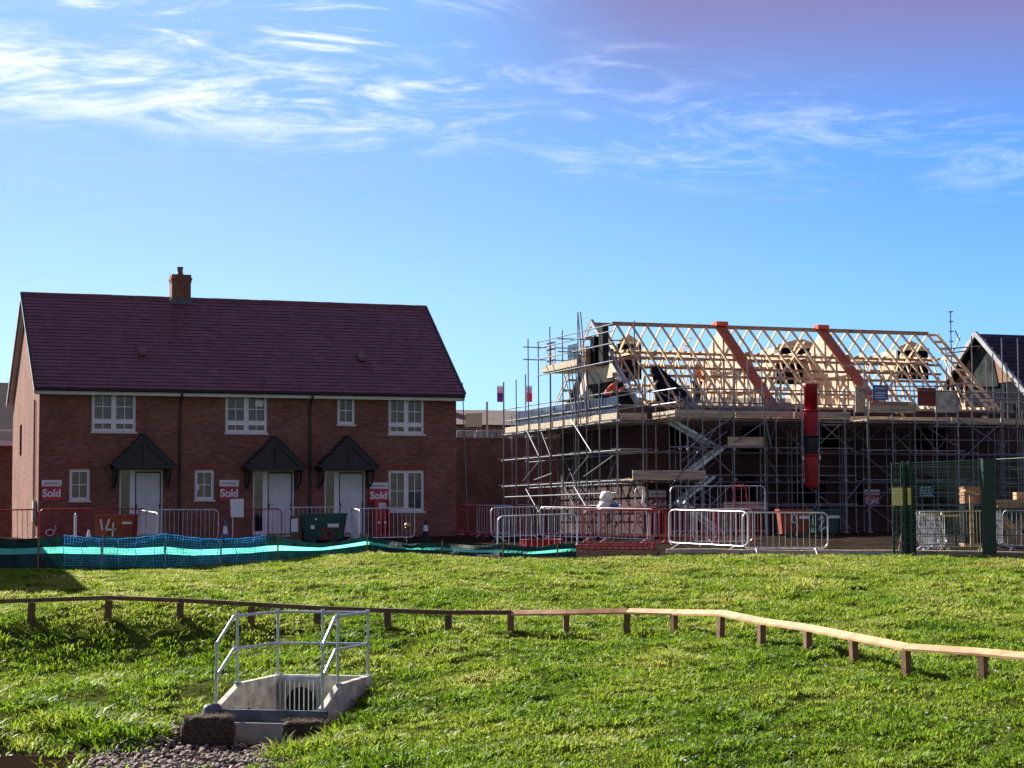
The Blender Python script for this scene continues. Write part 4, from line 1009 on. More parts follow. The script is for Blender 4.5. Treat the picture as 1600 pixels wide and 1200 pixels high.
# ------------------------------------------------------------------ retaining wall, terrace behind, far houses, trees, flags
def background():
    yw = 15.5; zt = H.onY(760,684,yw)[1]
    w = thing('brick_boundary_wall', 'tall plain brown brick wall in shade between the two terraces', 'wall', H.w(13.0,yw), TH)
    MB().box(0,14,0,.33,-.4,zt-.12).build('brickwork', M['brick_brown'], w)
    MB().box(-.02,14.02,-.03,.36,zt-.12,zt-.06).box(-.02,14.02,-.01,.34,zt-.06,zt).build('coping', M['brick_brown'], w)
    kz = .0405; zr_ = lambda Y: .5+kz*Y
    g = MB().hexa([(-2,0,-.3),(30,0,-.3),(30,90,-.3),(-2,90,-.3),(-2,0,zt-.3),(30,0,zt-.05),(30,90,zt+90*.94*kz),(-2,90,zt-.3+90*.94*kz)]).build('raised_ground', mat('raised_soil',(.10,.085,.06),.95,scale=1), None)
    g.location = H.w(11,yw+.4); g.rotation_euler = (0,0,TH); tag(g, kind='structure')
    gz_ = zt-.15
    # bungalow-like far house
    Yf = 128
    p = at(640,683,Yf); F2 = Frame(p.x, Yf)
    ze, zr = F2.onY(760,664,0)[1], F2.onY(760,641,4)[1]; L_ = F2.onY(900,660,0)[0]
    h = thing('far_brick_house', 'distant low house with grey brown roof above the brown boundary wall', 'house', (p.x,Yf,0), TH)
    ops = [(k*3.3+1.2,k*3.3+2.8,ze-1.7,ze-.5) for k in range(int(L_/3.3))]
    mb = MB(); wall_openings(mb,0,L_,-.2,ze,.3,ops); mb.box(0,.3,.3,8,-.2,ze).box(L_-.3,L_,.3,8,-.2,ze).box(.3,L_-.3,7.7,8,-.2,ze)
    mb.build('wall', M['brick_tan'], h)
    for o in ops: MB().box(o[0],o[1],.1,.14,o[2],o[3]).build('window', M['window_far'], h)
    rf = MB().prism([(-.3,-.4,ze),(-.3,4,zr),(-.3,8.4,ze),(-.3,8.2,ze-.1),(-.3,4,zr-.15),(-.3,-.2,ze-.1)], (L_+.6,0,0)).build('roof', mat('grey_brown_tiles',(.13,.10,.09),.8,scale=2), h)
    MB().box(2.6,3.6,3.6,4.4,zr-.5,zr+1.3).build('chimney', M['brick_tan'], rf)
    # far-left neighbour seen past the gable
    Yn = 78; p = at(-260,842,Yn); F3 = Frame(p.x, Yn)
    xe = F3.onY(22,700,0)[0]; ze = F3.onY(8,690,0)[1]; zr = F3.onY(8,598,4)[1]
    h = thing('neighbour_house', 'dark roofed brick house just showing past the left gable', 'house', (p.x,Yn,0), TH)
    mb = MB(); wall_openings(mb,0,xe,-.3,ze,.3,[(1,2.2,1,2.2),(xe-2.8,xe-1.7,1,2.2)]); mb.box(xe-.3,xe,.3,8,-.3,ze).box(0,.3,.3,8,-.3,ze).box(.3,xe-.3,7.7,8,-.3,ze); mb.build('wall', M['brick'], h)
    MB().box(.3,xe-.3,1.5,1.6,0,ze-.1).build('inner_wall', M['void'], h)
    r = MB().prism([(-.2,-.4,ze),(-.2,4,zr),(-.2,8.4,ze),(-.2,4,zr-.2)], (xe+.4,0,0)).build('roof', mat('dark_brown_tiles',(.05,.03,.03),.7,scale=3), h)
    MB().box(-.2,xe+.2,-.42,-.38,ze-.18,ze+.02).box(-.2,xe+.2,-.1,-.05,ze+.42,ze+.5).build('fascia', M['fascia'], h)
    # off-frame gabled house at the left whose roof shadow falls on the bank
    tip = at(146,930,46.0); up_ = -travel; hgt = 9.6; q = tip+up_*(hgt/up_.z)
    hh = thing('gable_fronted_house', 'brick gable fronted house standing left of the terrace', 'house', (q.x,q.y,0), TH)
    zr = q.z; w2 = 3.7
    MB().prism([(-w2,0,-.5),(w2,0,-.5),(w2,0,zr-4.5),(0,0,zr-.1),(-w2,0,zr-4.5)], (0,8.0,0)).build('wall', M['brick'], hh)
    MB().prism([(-w2-.3,-.2,zr-4.75),(0,-.2,zr),(w2+.3,-.2,zr-4.75),(w2+.3,-.2,zr-4.9),(0,-.2,zr-.14),(-w2-.3,-.2,zr-4.9)], (0,8.3,0)).build('roof', M['tile'], hh)
    # flags
    for u, v0, v1, vt, c, lab in ((787,604,628,597,'purple','tall pole with a pale and purple banner flag near the boundary wall'),(821,604,628,585,'crimson','tall pole with a pale and bright red banner flag behind the scaffold')):
        Yf = 92; p = at(u, vt, Yf)
        f = thing('banner_flag', lab, 'flag', (p.x,Yf,zr_(Yf)-.4), group='banner flags behind the boundary wall')
        gz_ = zr_(Yf)-.4; MB().tube([(0,0,0),(0,0,p.z-gz_)], .03, 7).build('pole', M['steel'], f)
        z1, z0 = at(u,v0,Yf).z-gz_, at(u,v1,Yf).z-gz_; zm = z0+(z1-z0)*.58; s_ = -1 if c == 'purple' else 1
        for (za,zb,mm) in ((z0,zm,M[c]),(zm,z1,M['pink'])):
            b_ = MB()
            for k in range(5):
                x0, x1 = s_*(.04+.055*k), s_*(.04+.055*(k+1)); ya, yb = .03*math.sin(k*1.3), .03*math.sin((k+1)*1.3)
                b_.hexa([(x0,ya,za),(x1,yb,za),(x1,yb+.01,za),(x0,ya+.01,za),(x0,ya,zb),(x1,yb,zb),(x1,yb+.01,zb),(x0,ya+.01,zb)])
            b_.build('banner', mm, f)
        MB().beam((0,0,z1+.03),(s_*.34,0,z1+.03),.02,.02).build('arm', M['steel'], f)
    # far bare trees
    def tree(u, vt, vb, Y, lab, seed):
        rs = random.Random(seed); p = at(u, vb, Y); top = at(u, vt, Y).z; zb = zr_(Y)-.5 if u > 400 else 0; hh_ = top-zb
        t = thing('bare_tree', lab, 'tree', (p.x,Y,zb))
        tr = MB().tube([(0,0,-.2),(.1,0,hh_*.3),(0,.1,hh_*.5)], .2, 7, r2=.1); tr.build('trunk', M['twig'], t)
        c = MB()
        def br(p_, d, l, r_, k):
            q_ = p_+d*l; c.tube([p_, p_+d*l*.5+Vector((rs.uniform(-.05,.05)*l,0,.03*l)), q_], r_, 4, False, r_*.6)
            if k == 0: return
            for _ in range(3+(k > 1)):
                nd = (d+Vector((rs.uniform(-.7,.7),rs.uniform(-.7,.7),rs.uniform(-.1,.6)))).normalized(); br(p_+d*l*rs.uniform(.45,1), nd, l*rs.uniform(.55,.8), r_*.6, k-1)
        for _ in range(5): br(Vector((0,.0,hh_*rs.uniform(.25,.5))), Vector((rs.uniform(-.5,.5),rs.uniform(-.5,.5),1)).normalized(), hh_*.22, .07, 4)
        c.build('crown', M['twig'], t)
    tree(6, 568, 800, 110, 'bare twiggy tree above the neighbour roof at the left edge', 3)
    tree(-25, 560, 800, 112, 'bare twiggy tree cut by the left edge of the frame', 4) if False else None
    tree(745, 630, 683, 170, 'faint bare tree top above the distant low house', 5)
    return zr_
TERR_Z = background()

# ------------------------------------------------------------------ barriers
def barrier_proto(mname):
    """pedestrian barrier 2.3 m wide, 1.1 m high; frame, upright bars, two feet"""
    root = bpy.data.objects.new('crowd_barrier', None); COL.objects.link(root)
    w, z0, z1, r = 2.3, .16, 1.08, .16; pts = []
    for cx, cz, a0 in ((w-r,z0+r,-90),(w-r,z1-r,0),(r,z1-r,90),(r,z0+r,180)):
        for k in range(6): a = R(a0+k*18); pts.append((cx+r*math.cos(a),0,cz+r*math.sin(a)))
    pts.append(pts[0]); pts.append(pts[1])
    MB().tube(pts, .021, 8, False).build('frame', M[mname], root, smooth=True)
    b = MB()
    for i in range(1,14): x = w*i/14; b.tube([(x,0,z0),(x,0,z1)], .009, 6)
    b.build('bars', M[mname], root)
    for x in (.35, w-.35):
        MB().tube([(x,-.33,.01),(x,-.3,.025),(x,0,z0),(x,.3,.025),(x,.33,.01)], .017, 6).build('foot', M[mname], root)
    return root
protos = {k: barrier_proto(k) for k in ('barrier','barrier_red','barrier_sun_gold')}; used = set()
def barrier(kind, uL, YL, uR, YR, label, tilt=0, dz=0, group='barriers along the building plots'):
    pl, pr = Vector((xat(uL,YL),YL,0)), Vector((xat(uR,YR),YR,0)); d = pr-pl
    o = protos[kind] if kind not in used else copy_tree(protos[kind]); used.add(kind)
    o.name = 'crowd_barrier'
    za, zb = gz(*pl.xy), gz(*pr.xy)
    pitch = -math.atan2(zb-za, d.length)
    o.location = (pl.x,pl.y,(za if tilt < 45 else max(za,zb))+dz)
    o.rotation_euler = (Matrix.Rotation(math.atan2(d.y,d.x),3,'Z') @ Matrix.Rotation(pitch,3,'Y') @ Matrix.Rotation(R(tilt),3,'X')).to_euler()
    o.scale = (d.length/2.3,1,1)
    tag(o, label, 'barrier', group)
G1 = 'barriers along the finished terrace'; G2 = 'barriers in front of the half built terrace'; G3 = 'barriers stored behind the green fence'
barrier('barrier_red',-55,60.5,60,61.3,'dark red barrier cut by the left edge before the sunlit gable',group=G1)
barrier('barrier_red',62,61.6,150,62,'dark red barrier behind the white post left of the orange skip marked 14',group=G1)
barrier('barrier_red',152,62.6,228,62.8,'dark red barrier behind the orange skip marked 14',group=G1)
barrier('barrier',216,60.8,246,58.6,'silver barrier seen nearly end on in front of the first white door',group=G1)
barrier('barrier',244,61,341,61,'silver barrier between the first door and the white notice on its post',group=G1)
barrier('barrier_red',345,61.6,440,61.6,'dark red barrier in front of the middle white door',group=G1)
barrier('barrier',446,63.4,541,63.4,'silver barrier standing behind the green skip before the terrace',group=G1)
barrier('barrier',549,61.9,562,60,'silver barrier end on beside the right end of the green skip',group=G1)
barrier('barrier',556,61.6,648,61.9,'silver barrier in front of the red fire point and ground floor window',group=G1)
barrier('barrier_red',714,68.5,768,65.5,'dark red barrier furthest left beside the brown boundary wall',group=G2)
barrier('barrier',745,66.4,800,65.4,'silver barrier behind the leaning one, left of the scaffold foot',group=G2)
barrier('barrier_red',806,68.3,845,64.5,'dark red barrier turned sideways below the flags',group=G2)
barrier('barrier',768,61.5,845,63,'silver barrier just behind the top of the leaning barrier',group=G2)
barrier('barrier',843,62.5,935,61.0,'silver barrier left of the white sack at the scaffold foot',group=G2)
barrier('barrier',934,61.0,1022,59.6,'silver barrier directly below the white sack',group=G2)
barrier('barrier',777,53.0,902,52.6,'silver barrier leaning back over the red tub at the silt fence end',tilt=-12,group=G2)
barrier('barrier_red',912,54.6,1040,53.8,'red barrier standing upright at the grass edge',group=G2)
barrier('barrier_red',900,53.6,1030,52.6,'red barrier lying flat on the soil at the grass edge',tilt=84,dz=.06,group=G2)
barrier('barrier_red',850,64.2,940,63.2,'red barrier behind the silver one left of the white sack',group=G2)
barrier('barrier_red',940,62.4,1030,61.2,'red barrier behind the silver one below the white sack',group=G2)
barrier('barrier_red',722,66.2,775,64.4,'second dark red barrier from the left by the boundary wall',group=G2)
barrier('barrier_red',1030,59,1120,59.5,'red barrier behind the silver pair at the stair foot',group=G2)
barrier('barrier_red',1110,58.5,1190,58,'red barrier behind the joint of the two front silver barriers',group=G2)
barrier('barrier',1083,56.4,1176,55.8,'smaller looking silver barrier behind the left of the front pair',group=G2)
barrier('barrier',1045,54.8,1168,51.9,'left one of the two bright front silver barriers, turned slightly away',group=G2)
barrier('barrier',1160,51.5,1293,51.5,'right one of the two bright front silver barriers, before the skip marked 9',group=G2)
barrier('barrier',1437,51.8,1468,54.4,'silver barrier at the left end of the stack behind the green fence',tilt=-10,group=G3)
barrier('barrier',1448,52.4,1482,54.8,'silver barrier leaning second in the stack behind the green fence',tilt=-16,group=G3)
barrier('barrier',1436,51.3,1476,51.3,'short looking silver barrier in front of the leaning stack',group=G3)
barrier('barrier_sun_gold',1470,51.2,1542,51.2,'barrier coloured with golden sun reflection left of the thick green gate post',group=G3)
barrier('barrier',1548,51.6,1566,53.2,'silver barrier nearly end on right of the thick green gate post',group=G3)
barrier('barrier',1566,51.8,1668,51.0,'silver barrier under the timber trestle at the right edge',group=G3)

# ------------------------------------------------------------------ skips
def ribbon(pts, w, mname, name, parent, y):
    mb = MB()
    for a, b in zip(pts, pts[1:]):
        a, b = Vector((a[0],y,a[1])), Vector((b[0],y,b[1])); e = (b-a).normalized()*w*.3; mb.beam(a-e, b+e, .006, w, up=(0,1,0)) if False else mb.beam(a-e, b+e, w, .004, up=(0,1,0))
    return mb.build(name, M[mname], parent)
def skip(u0, u1, Y, h, mname, label, marks, plates, grp='site skips with painted numbers', mm='paint_white', turn=0, rot=0):
    a, b = xat(u0,Y), xat(u1,Y); w = b-a; x = (a+b)/2; z = gz(x,Y)
    t = thing('tipping_skip', label, 'skip', (x,Y,z), rot, grp)
    s = MB(); d = 1.0; t0, t1, z0 = w/2*.86, w/2, .12
    s.hexa([(-t0,.05,z0),(t0,.05,z0),(t0,d-.2,z0),(-t0,d-.2,z0),(-t1,0,h),(t1,0,h),(t1,d,h),(-t1,d,h)])
    body = s.build('body', M[mname], t); body.data.polygons[1].select = False
    import bmesh
    bm = bmesh.new(); bm.from_mesh(body.data); bm.faces.ensure_lookup_table(); bmesh.ops.delete(bm, geom=[bm.faces[1]], context='FACES_ONLY'); bm.to_mesh(body.data); bm.free()
    so = body.modifiers.new('steel', 'SOLIDIFY'); so.thickness = .012
    r = MB(); r.box(-t1-.03,t1+.03,-.035,.02,h-.05,h+.02).box(-t1-.03,t1+.03,d-.02,d+.035,h-.05,h+.02).box(-t1-.032,-t1+.02,.02,d-.02,h-.048,h+.018).box(t1-.02,t1+.032,.02,d-.02,h-.048,h+.018)
    for q in (-.85,-.3,.3,.85): r.beam((q*t0,.035,z0),(q*t1,-.018,h-.05),.04,.03,up=(0,1,0))
    r.build('rim', M[mname], t)
    MB().box(-t0*.75,-t0*.35,.02,d-.25,-.0,.12).box(t0*.35,t0*.75,.02,d-.25,-.0,.12).build('fork_pocket', M['black'], t)
    for m_ in marks: ribbon([(px*w/2,pz*h) for px, pz in m_], .055, mm, 'painted_number', t, -.03)
    for (px,pz,pw,ph) in plates:
        MB().box(px*w/2-pw/2,px*w/2+pw/2,-.045,-.034,pz*h-ph/2,pz*h+ph/2).build('label_plate', M['sign_white'], t)
    # rubble and offcuts heaped inside
    rb = MB()
    for k in range(16):
        cx, cy, cz = rnd.uniform(-t1*.7,t1*.7), rnd.uniform(.2,.8), h-.2+rnd.uniform(-.1,.12); dd = Vector((rnd.uniform(-1,1),rnd.uniform(-1,1),rnd.uniform(-.2,.3))).normalized()*rnd.uniform(.08,.25)
        rb.beam(Vector((cx,cy,cz))-dd, Vector((cx,cy,cz))+dd, .06,.05)
    rb.build('rubble', M['pallet'], t)
skip(146,209,61.0,.92,'skip_orange','rusty orange skip painted 14 in front of the first porch',
     [[(-.62,.83),(-.55,.5)],[(-.2,.85),(-.38,.5),(.12,.5)],[(0.0,.72),(-.04,.25)]],[(.66,.72,.3,.07)])
skip(470,538,61.6,.92,'skip_green','dark green skip with red marks and white labels before the middle house',
     [[(.0,.42),(.12,.5),(.22,.42),(.0,.16),(.28,.16)],[(.4,.45),(.38,.16)],[(.38,.3),(.6,.32)]],[(.5,.6,.36,.11),(-.45,.55,.12,.12),(-.3,.82,.06,.06)],mm='paint_red')
skip(1219,1266,64.5,.92,'skip_orange','bright orange skip painted 9 left of the green skip numbered 2',
     [[(.12,.55),(.02,.8),(-.18,.82),(-.25,.62),(-.1,.5),(.1,.6),(.12,.3),(.05,.08)]],[(.58,.72,.32,.1)])
skip(1270,1312,65.5,.9,'skip_green','dark green skip painted 2 right of the orange skip numbered 9',
     [[(-.55,.62),(-.35,.78),(-.18,.62),(-.6,.26),(-.5,.2),(-.1,.34)]],[(.5,.72,.42,.09)])
# brown box beside the left green skip
bx = xat(463,61.5); o = thing('cardboard_crate','brown box with pasted papers at the left end of the green skip','box',(bx,61.5,gz(bx,61.5)))
MB().hexa([(-.2,0,0),(.1,-.1,0),(.2,.4,0),(-.15,.5,0),(-.2,0,.85),(.1,-.1,.85),(.2,.4,.85),(-.15,.5,.85)]).build('carton', mat('brown_card',(.16,.09,.06),.8), o)
MB().hexa([(-.16,-.018,.35),(.06,-.092,.35),(.06,-.088,.35),(-.16,-.014,.35),(-.16,-.018,.75),(.06,-.092,.78),(.06,-.088,.78),(-.16,-.014,.75)]).build('paper', M['sign_white'], o)

# ------------------------------------------------------------------ silt fence, netting, small site things
def zig(u, pts): return np.interp(u, [p[0] for p in pts], [p[1] for p in pts])
SF_TOP = [(-60,840),(0,839),(60,841),(100,836),(160,838),(258,833),(340,840),(416,836),(434,838),(500,846),(573,838),(640,846),(690,848),(780,850),(850,852),(905,846)]
SF_BOT = [(-60,890),(0,888),(160,890),(300,886),(415,878),(575,862),(700,870),(780,874),(905,874)]
SF_Y = [(-60,54.3),(0,54.2),(160,53.8),(300,53.8),(415,54.2),(575,56.2),(700,54.3),(780,52.6),(905,51.6)]
def silt_fence():
    t = thing('silt_fence', 'dark green mesh silt fence with a mint stripe strung on wooden stakes', 'fence', (0,54,0))
    sh = lambda p: (p[0],p[1]-54,p[2])
    net, stripe = MB(), MB(); us = np.arange(-60,906,6.)
    stakes = [-20,60,160,258,345,434,573,690,785,870]
    def col(u, k, dy=0):
        Y = float(zig(u,SF_Y)); vt = float(zig(u,SF_TOP)); n = min(abs(u-s) for s in stakes); vt += 3.2*min(1, n/45)
        p = at(u, vt, Y); zb = gz(p.x, Y)-.05; zt = max(p.z, zb+.3)
        return Vector((p.x, Y+dy+.05*math.sin(k*5+u*.05)*math.sin(u*.11), zb+(zt-zb)*k))
    hs = lambda u: .45+.05*math.sin(u*.013+.5)
    for u0, u1 in zip(us, us[1:]):
        pass
        a0, a1 = hs(u0), hs(u1); th = .2; bite = lambda u: .15*(1 if 600 < u < 665 else 0)*abs(math.sin(u*.13))
        lv0 = [a0*q/3 for q in range(4)]+[a0+th-bite(u0)+(1-a0-th+bite(u0))*q/3 for q in range(4)]
        lv1 = [a1*q/3 for q in range(4)]+[a1+th-bite(u1)+(1-a1-th+bite(u1))*q/3 for q in range(4)]
        for k in (0,1,2,4,5,6): net.poly([sh(col(u0,lv0[k])),sh(col(u1,lv1[k])),sh(col(u1,lv1[k+1])),sh(col(u0,lv0[k+1]))])
        stripe.poly([sh(col(u0,a0)),sh(col(u1,a1)),sh(col(u1,a1+th-bite(u1))),sh(col(u0,a0+th-bite(u0)))])
    net.build('mesh_sheet', M['net_green'], t); stripe.build('mint_stripe', M['mint'], t)
    for u in stakes:
        p = col(u,1); q = col(u,0)
        MB().beam(sh(q+Vector((0,-.03,-.2))), sh(p+Vector((.02,-.03,.07))), .045,.045).build('stake', M['stake'], t)
    # blue plastic netting laid over it
    n = thing('plastic_netting', 'bright blue plastic netting draped over the silt fence below the first houses', 'netting', (0,54,0))
    for (ua, ub, va0, va1, vb0, vb1) in ((100,259,836,834,884,886),(258,416,834,837,886,880)):
        mb = MB(); rs = random.Random(int(ua))
        nu, nk = 34, 11
        def P(i, k):
            q = i/nu; u = ua+(ub-ua)*q; Y = float(zig(u,SF_Y))-.14-.05*math.sin(q*9+k)
            vt = va0+(va1-va0)*q+7*math.sin(q*math.pi); vb = vb0+(vb1-vb0)*q-2*math.sin(q*math.pi)
            s_ = k/nk; p = at(u+1.5*math.sin(k*.9+i*.3), vt+(vb-vt)*s_+.5*math.sin(i*1.1+k), Y-.15*s_)
            return Vector((p.x,p.y-54,max(p.z, gz(p.x,p.y)-.0)))
        g = [[P(i,k) for k in range(nk+1)] for i in range(nu+1)]
        for i in range(nu+1): mb.tube([g[i][k] for k in range(nk+1)], .005 if i % 6 else .012, 4, False)
        for k in range(nk+1): mb.tube([g[i][k] for i in range(nu+1)], .0055 if k else .012, 4, False)
        mb.build('net_length', M['net_cyan'], n)
silt_fence()

def cone(u, Y, h, m2, label):
    x = xat(u,Y); t = thing('traffic_cone', label, 'cone', (x,Y,gz(x,Y)), group='traffic cones by the terrace')
    MB().box(-.17,.17,-.17,.17,0,.04).build('base', M['black'], t)
    MB().lathe([(.13,.04),(.085,h*.45)], (0,0,0)).build('cone_body', M[m2], t, smooth=False)
    MB().lathe([(.085,h*.45),(.055,h*.75)], (0,0,0)).build('sleeve', M['sign_white'], t)
    MB().lathe([(.055,h*.75),(.025,h)], (0,0,0)).build('cone_tip', M[m2], t)
cone(139,60.4,.5,'sign_white','small white cone left of the orange skip marked 14')
cone(352,60.5,.78,'blue','blue cone with white sleeve below the first downpipe')
cone(665,63.5,.66,'navy','dark cone with white sleeve right of the fire point barrier')
x = xat(118,59.5); o = thing('marker_post','slim white marker post left of the orange skip','post',(x,59.5,gz(x,59.5)))
MB().tube([(0,0,-.1),(0,0,.96)], .045, 10).lathe([(.045,.96),(.03,1.01),(.008,1.03)],(0,0,0),10).build('post', M['sign_white'], o)
# white notice on a thin post
x = xat(370,61.2); o = thing('notice_sign','blank white notice board on a thin post between the red barriers','sign',(x,61.2,gz(x,61.2)))
zt = at(370,780,61.2).z-gz(x,61.2)
MB().hexa([(-.19,-.01,zt-.56),(.21,-.01,zt-.56),(.21,.015,zt-.56),(-.19,.015,zt-.56),(-.21,-.01,zt),(.21,-.01,zt+.02),(.21,.015,zt+.02),(-.21,.015,zt)]).build('board', M['sign_white'], o)
MB().tube([(-.13,.03,-.1),(-.13,.03,zt-.1)], .018, 6).build('post', M['sign_white'], o)
# fire point
x0, x1 = H.onY(585,800,-.35)[0], H.onY(607,800,-.35)[0]
o = thing('fire_point','red fire point stand with white notices beside the third house','fire point',H.w((x0+x1)/2,-.35,-.05),TH)
w = (x1-x0)/2
MB().box(-w,w,.1,.16,0,1.28).box(-w-.02,-w+.04,-.1,.1,0,1.28).box(w-.04,w+.02,-.1,.1,0,1.28).box(-w+.04,w-.04,-.12,.1,.05,.1).build('cabinet', M['fire_red'], o)
for dx in (-.11,.11):
    MB().lathe([(.075,.1),(.08,.14),(.08,.55),(.05,.63),(.02,.66),(.02,.7)], (dx,0,0), 12).build('extinguisher', M['fire_red'], o)
MB().box(-w*.3,w*.9,.085,.097,.98,1.2).build('white_notice', M['sign_white'], o)
for dx in (-.11,.11): MB().box(dx-.04,dx+.04,-.09,-.082,.48,.56).build('extinguisher_label', M['sign_white'], o)
# hose coil by the gable corner, and its small wall plate
p = H.w(H.onY(78,828,-.3)[0],-.3,0); o = thing('hose_coil','small white hose coil lying against the wall under the first Sold board','hose',(p.x,p.y,-.02),TH)
z = .22
MB().tube([(.13*math.cos(a*.5)*1.0,0,z+.1*math.sin(a*.5)) for a in range(14)]+[(.2,0,.36),(.15,0,.44)], .02, 7).build('hose', M['sign_white'], o)
# yellow lamp on barrier
x = xat(637,61); o = thing('warning_lamp','small yellow warning lamp hung on the barrier by the ground floor window','lamp',(x,60.7,gz(x,61)+.45))
MB().lathe([(.07,0),(.07,.05),(.05,.07)], (0,0,0)).build('lamp_base', M['black'], o); MB().lathe([(.03,.07),(.085,.1),(.09,.16),(.05,.2)], (0,0,0)).build('lens', M['yellow'], o)
# red tub behind the leaning barrier
a = at(848,860,53.6); o = thing('red_tub','low red plastic tub behind the leaning silver barrier','tub',(a.x,53.9,gz(a.x,53.9)))
MB().lathe([(.5,-.02),(.56,.2),(.58,.34),(.60,.36),(.54,.36),(.5,.1)], (0,0,0), 24).build('tub', M['fire_red'], o, smooth=True)
# white sack on a stake, with a blue bottle
x = xat(945,61.8); z = at(945,798,61.8).z
o = thing('white_sack','knotted white sack sitting on a post behind the silver barriers','sack',(x,61.8,gz(x,61.8)))
dz = z-gz(x,61.8)
def lump(mb, c, r, seed, sq=(1,1,1), nu=14, nv=9):
    k = len(mb.v); c = Vector(c)
    for i in range(nv+1):
        th = math.pi*i/nv
        for j in range(nu):
            ph = 2*math.pi*j/nu; d = Vector((math.sin(th)*math.cos(ph),math.sin(th)*math.sin(ph),math.cos(th)))
            rr = r*(1+.28*noise.noise(d*1.7+Vector((seed,0,0)))+.12*noise.noise(d*5+Vector((0,seed,0)))); mb.v.append(tuple(c+Vector((d.x*sq[0],d.y*sq[1],d.z*sq[2]))*rr))
    for i in range(nv):
        for j in range(nu): a_, b_ = k+i*nu+j, k+i*nu+(j+1) % nu; mb.f.append((a_,b_,b_+nu,a_+nu))
mb = MB(); lump(mb,(0,0,dz+.12),.26,2,(.9,.9,.8)); lump(mb,(.06,0,dz+.42),.2,5,(1,.9,1)); mb.build('sack', M['sack'], o, smooth=True)
MB().beam((0,0,-.1),(0,0,dz),.06,.06).build('post', M['stake'], o)
x = xat(960,61.6); o2 = thing('blue_container','small dark blue container on the barrier beside the white sack','container',(x,61.6,gz(x,61.6)))
zz = at(960,788,61.6).z-gz(x,61.6)
MB().lathe([(.1,zz-.14),(.13,zz-.1),(.13,zz),(.07,zz+.03)], (0,0,0)).build('container', M['blue'], o2); MB().beam((0,.05,-.1),(0,.05,zz-.12),.05,.05).build('post', M['stake'], o2)
# bent pale pipe end
x = xat(1003,63.0); g_ = gz(x,63); zz = at(1003,761,63).z-g_
o = thing('bent_pipe','pale bent pipe end standing behind the silver barriers by the Sold board','pipe',(x,63,g_))
MB().tube([(-.22,0,0),(-.22,0,zz-.15),(-.18,0,zz-.05),(-.05,0,zz),(.05,-.02,zz-.08)], .022, 7).build('hoop', M['galv'], o)
MB().tube([(.05,-.02,zz+.0),(.08,-.02,zz-.25),(.04,-.03,zz-.5),(.12,-.03,zz-.7),(.2,0,zz-.95),(.22,0,0)], .055, 9).build('pipe', M['sack'], o)
# big dim silver frame standing at the stair foot
x0_, x1_ = xat(1048,67.2), xat(1196,67.2); g_ = gz((x0_+x1_)/2,67.2); zz = at(1100,760,67.2).z-g_
o = thing('stair_gate','tall galvanised tube gate closing the foot of the scaffold stair','gate',(x0_,67.2,g_)); wv = x1_-x0_
MB().tube([(0,0,0),(0,0,zz-.15),(.05,0,zz-.04),(.15,0,zz),(wv-.15,0,zz),(wv-.05,0,zz-.04),(wv,0,zz-.15),(wv,0,0)], .026, 8).build('hoop', M['galv'], o)
b = MB()
for k in range(1,12): b.tube([(wv*k/12,0,.15),(wv*k/12,0,zz)], .009, 6)
b.tube([(0,0,.15),(wv,0,.15)], .02, 6); b.build('bars', M['galv'], o)
# red hoop ladder
x0_, z0_ = xat(1152,66.8), 0; g_ = gz(x0_,66.8); zz = at(1152,757,66.8).z-g_
o = thing('red_ladder','narrow red framed ladder leaning at the scaffold foot','ladder',(x0_,66.8,g_),rot=(R(-8),R(-4),0))
MB().tube([(0,0,0),(0,0,zz),(.38,0,zz),(.44,0,zz-.1),(.44,0,0)], .02, 7).build('side_rails', M['fire_red'], o)
for k in range(int(zz/.28)): MB().tube([(0,0,k*.28+.2),(.44,0,k*.28+.2)], .013, 6).build('rung', M['fire_red'], o)

# pale kerb strip along the right-hand grass edge
kb = MB(); ks = [(1042,866,51.6),(1110,867,51.5),(1160,869,51.3),(1300,866,51.2),(1400,867,50.8),(1500,868,50.2),(1600,870,49.4),(1700,872,48.6)]
kp = [at(*p) for p in ks]
for a, b in zip(kp, kp[1:]):
    for q in range(3):
        p_, q_ = a.lerp(b,q/3), a.lerp(b,(q+1)/3); p_.y += .25; q_.y += .25; p_.z = gz(p_.x,p_.y)+.045; q_.z = gz(q_.x,q_.y)+.045; d = (q_-p_)*.006
        kb.beam(p_+d, q_-d, .3,.13)
k_ = kb.build('kerb', M['kerb'], None, bevel=.012); tag(k_, kind='structure')

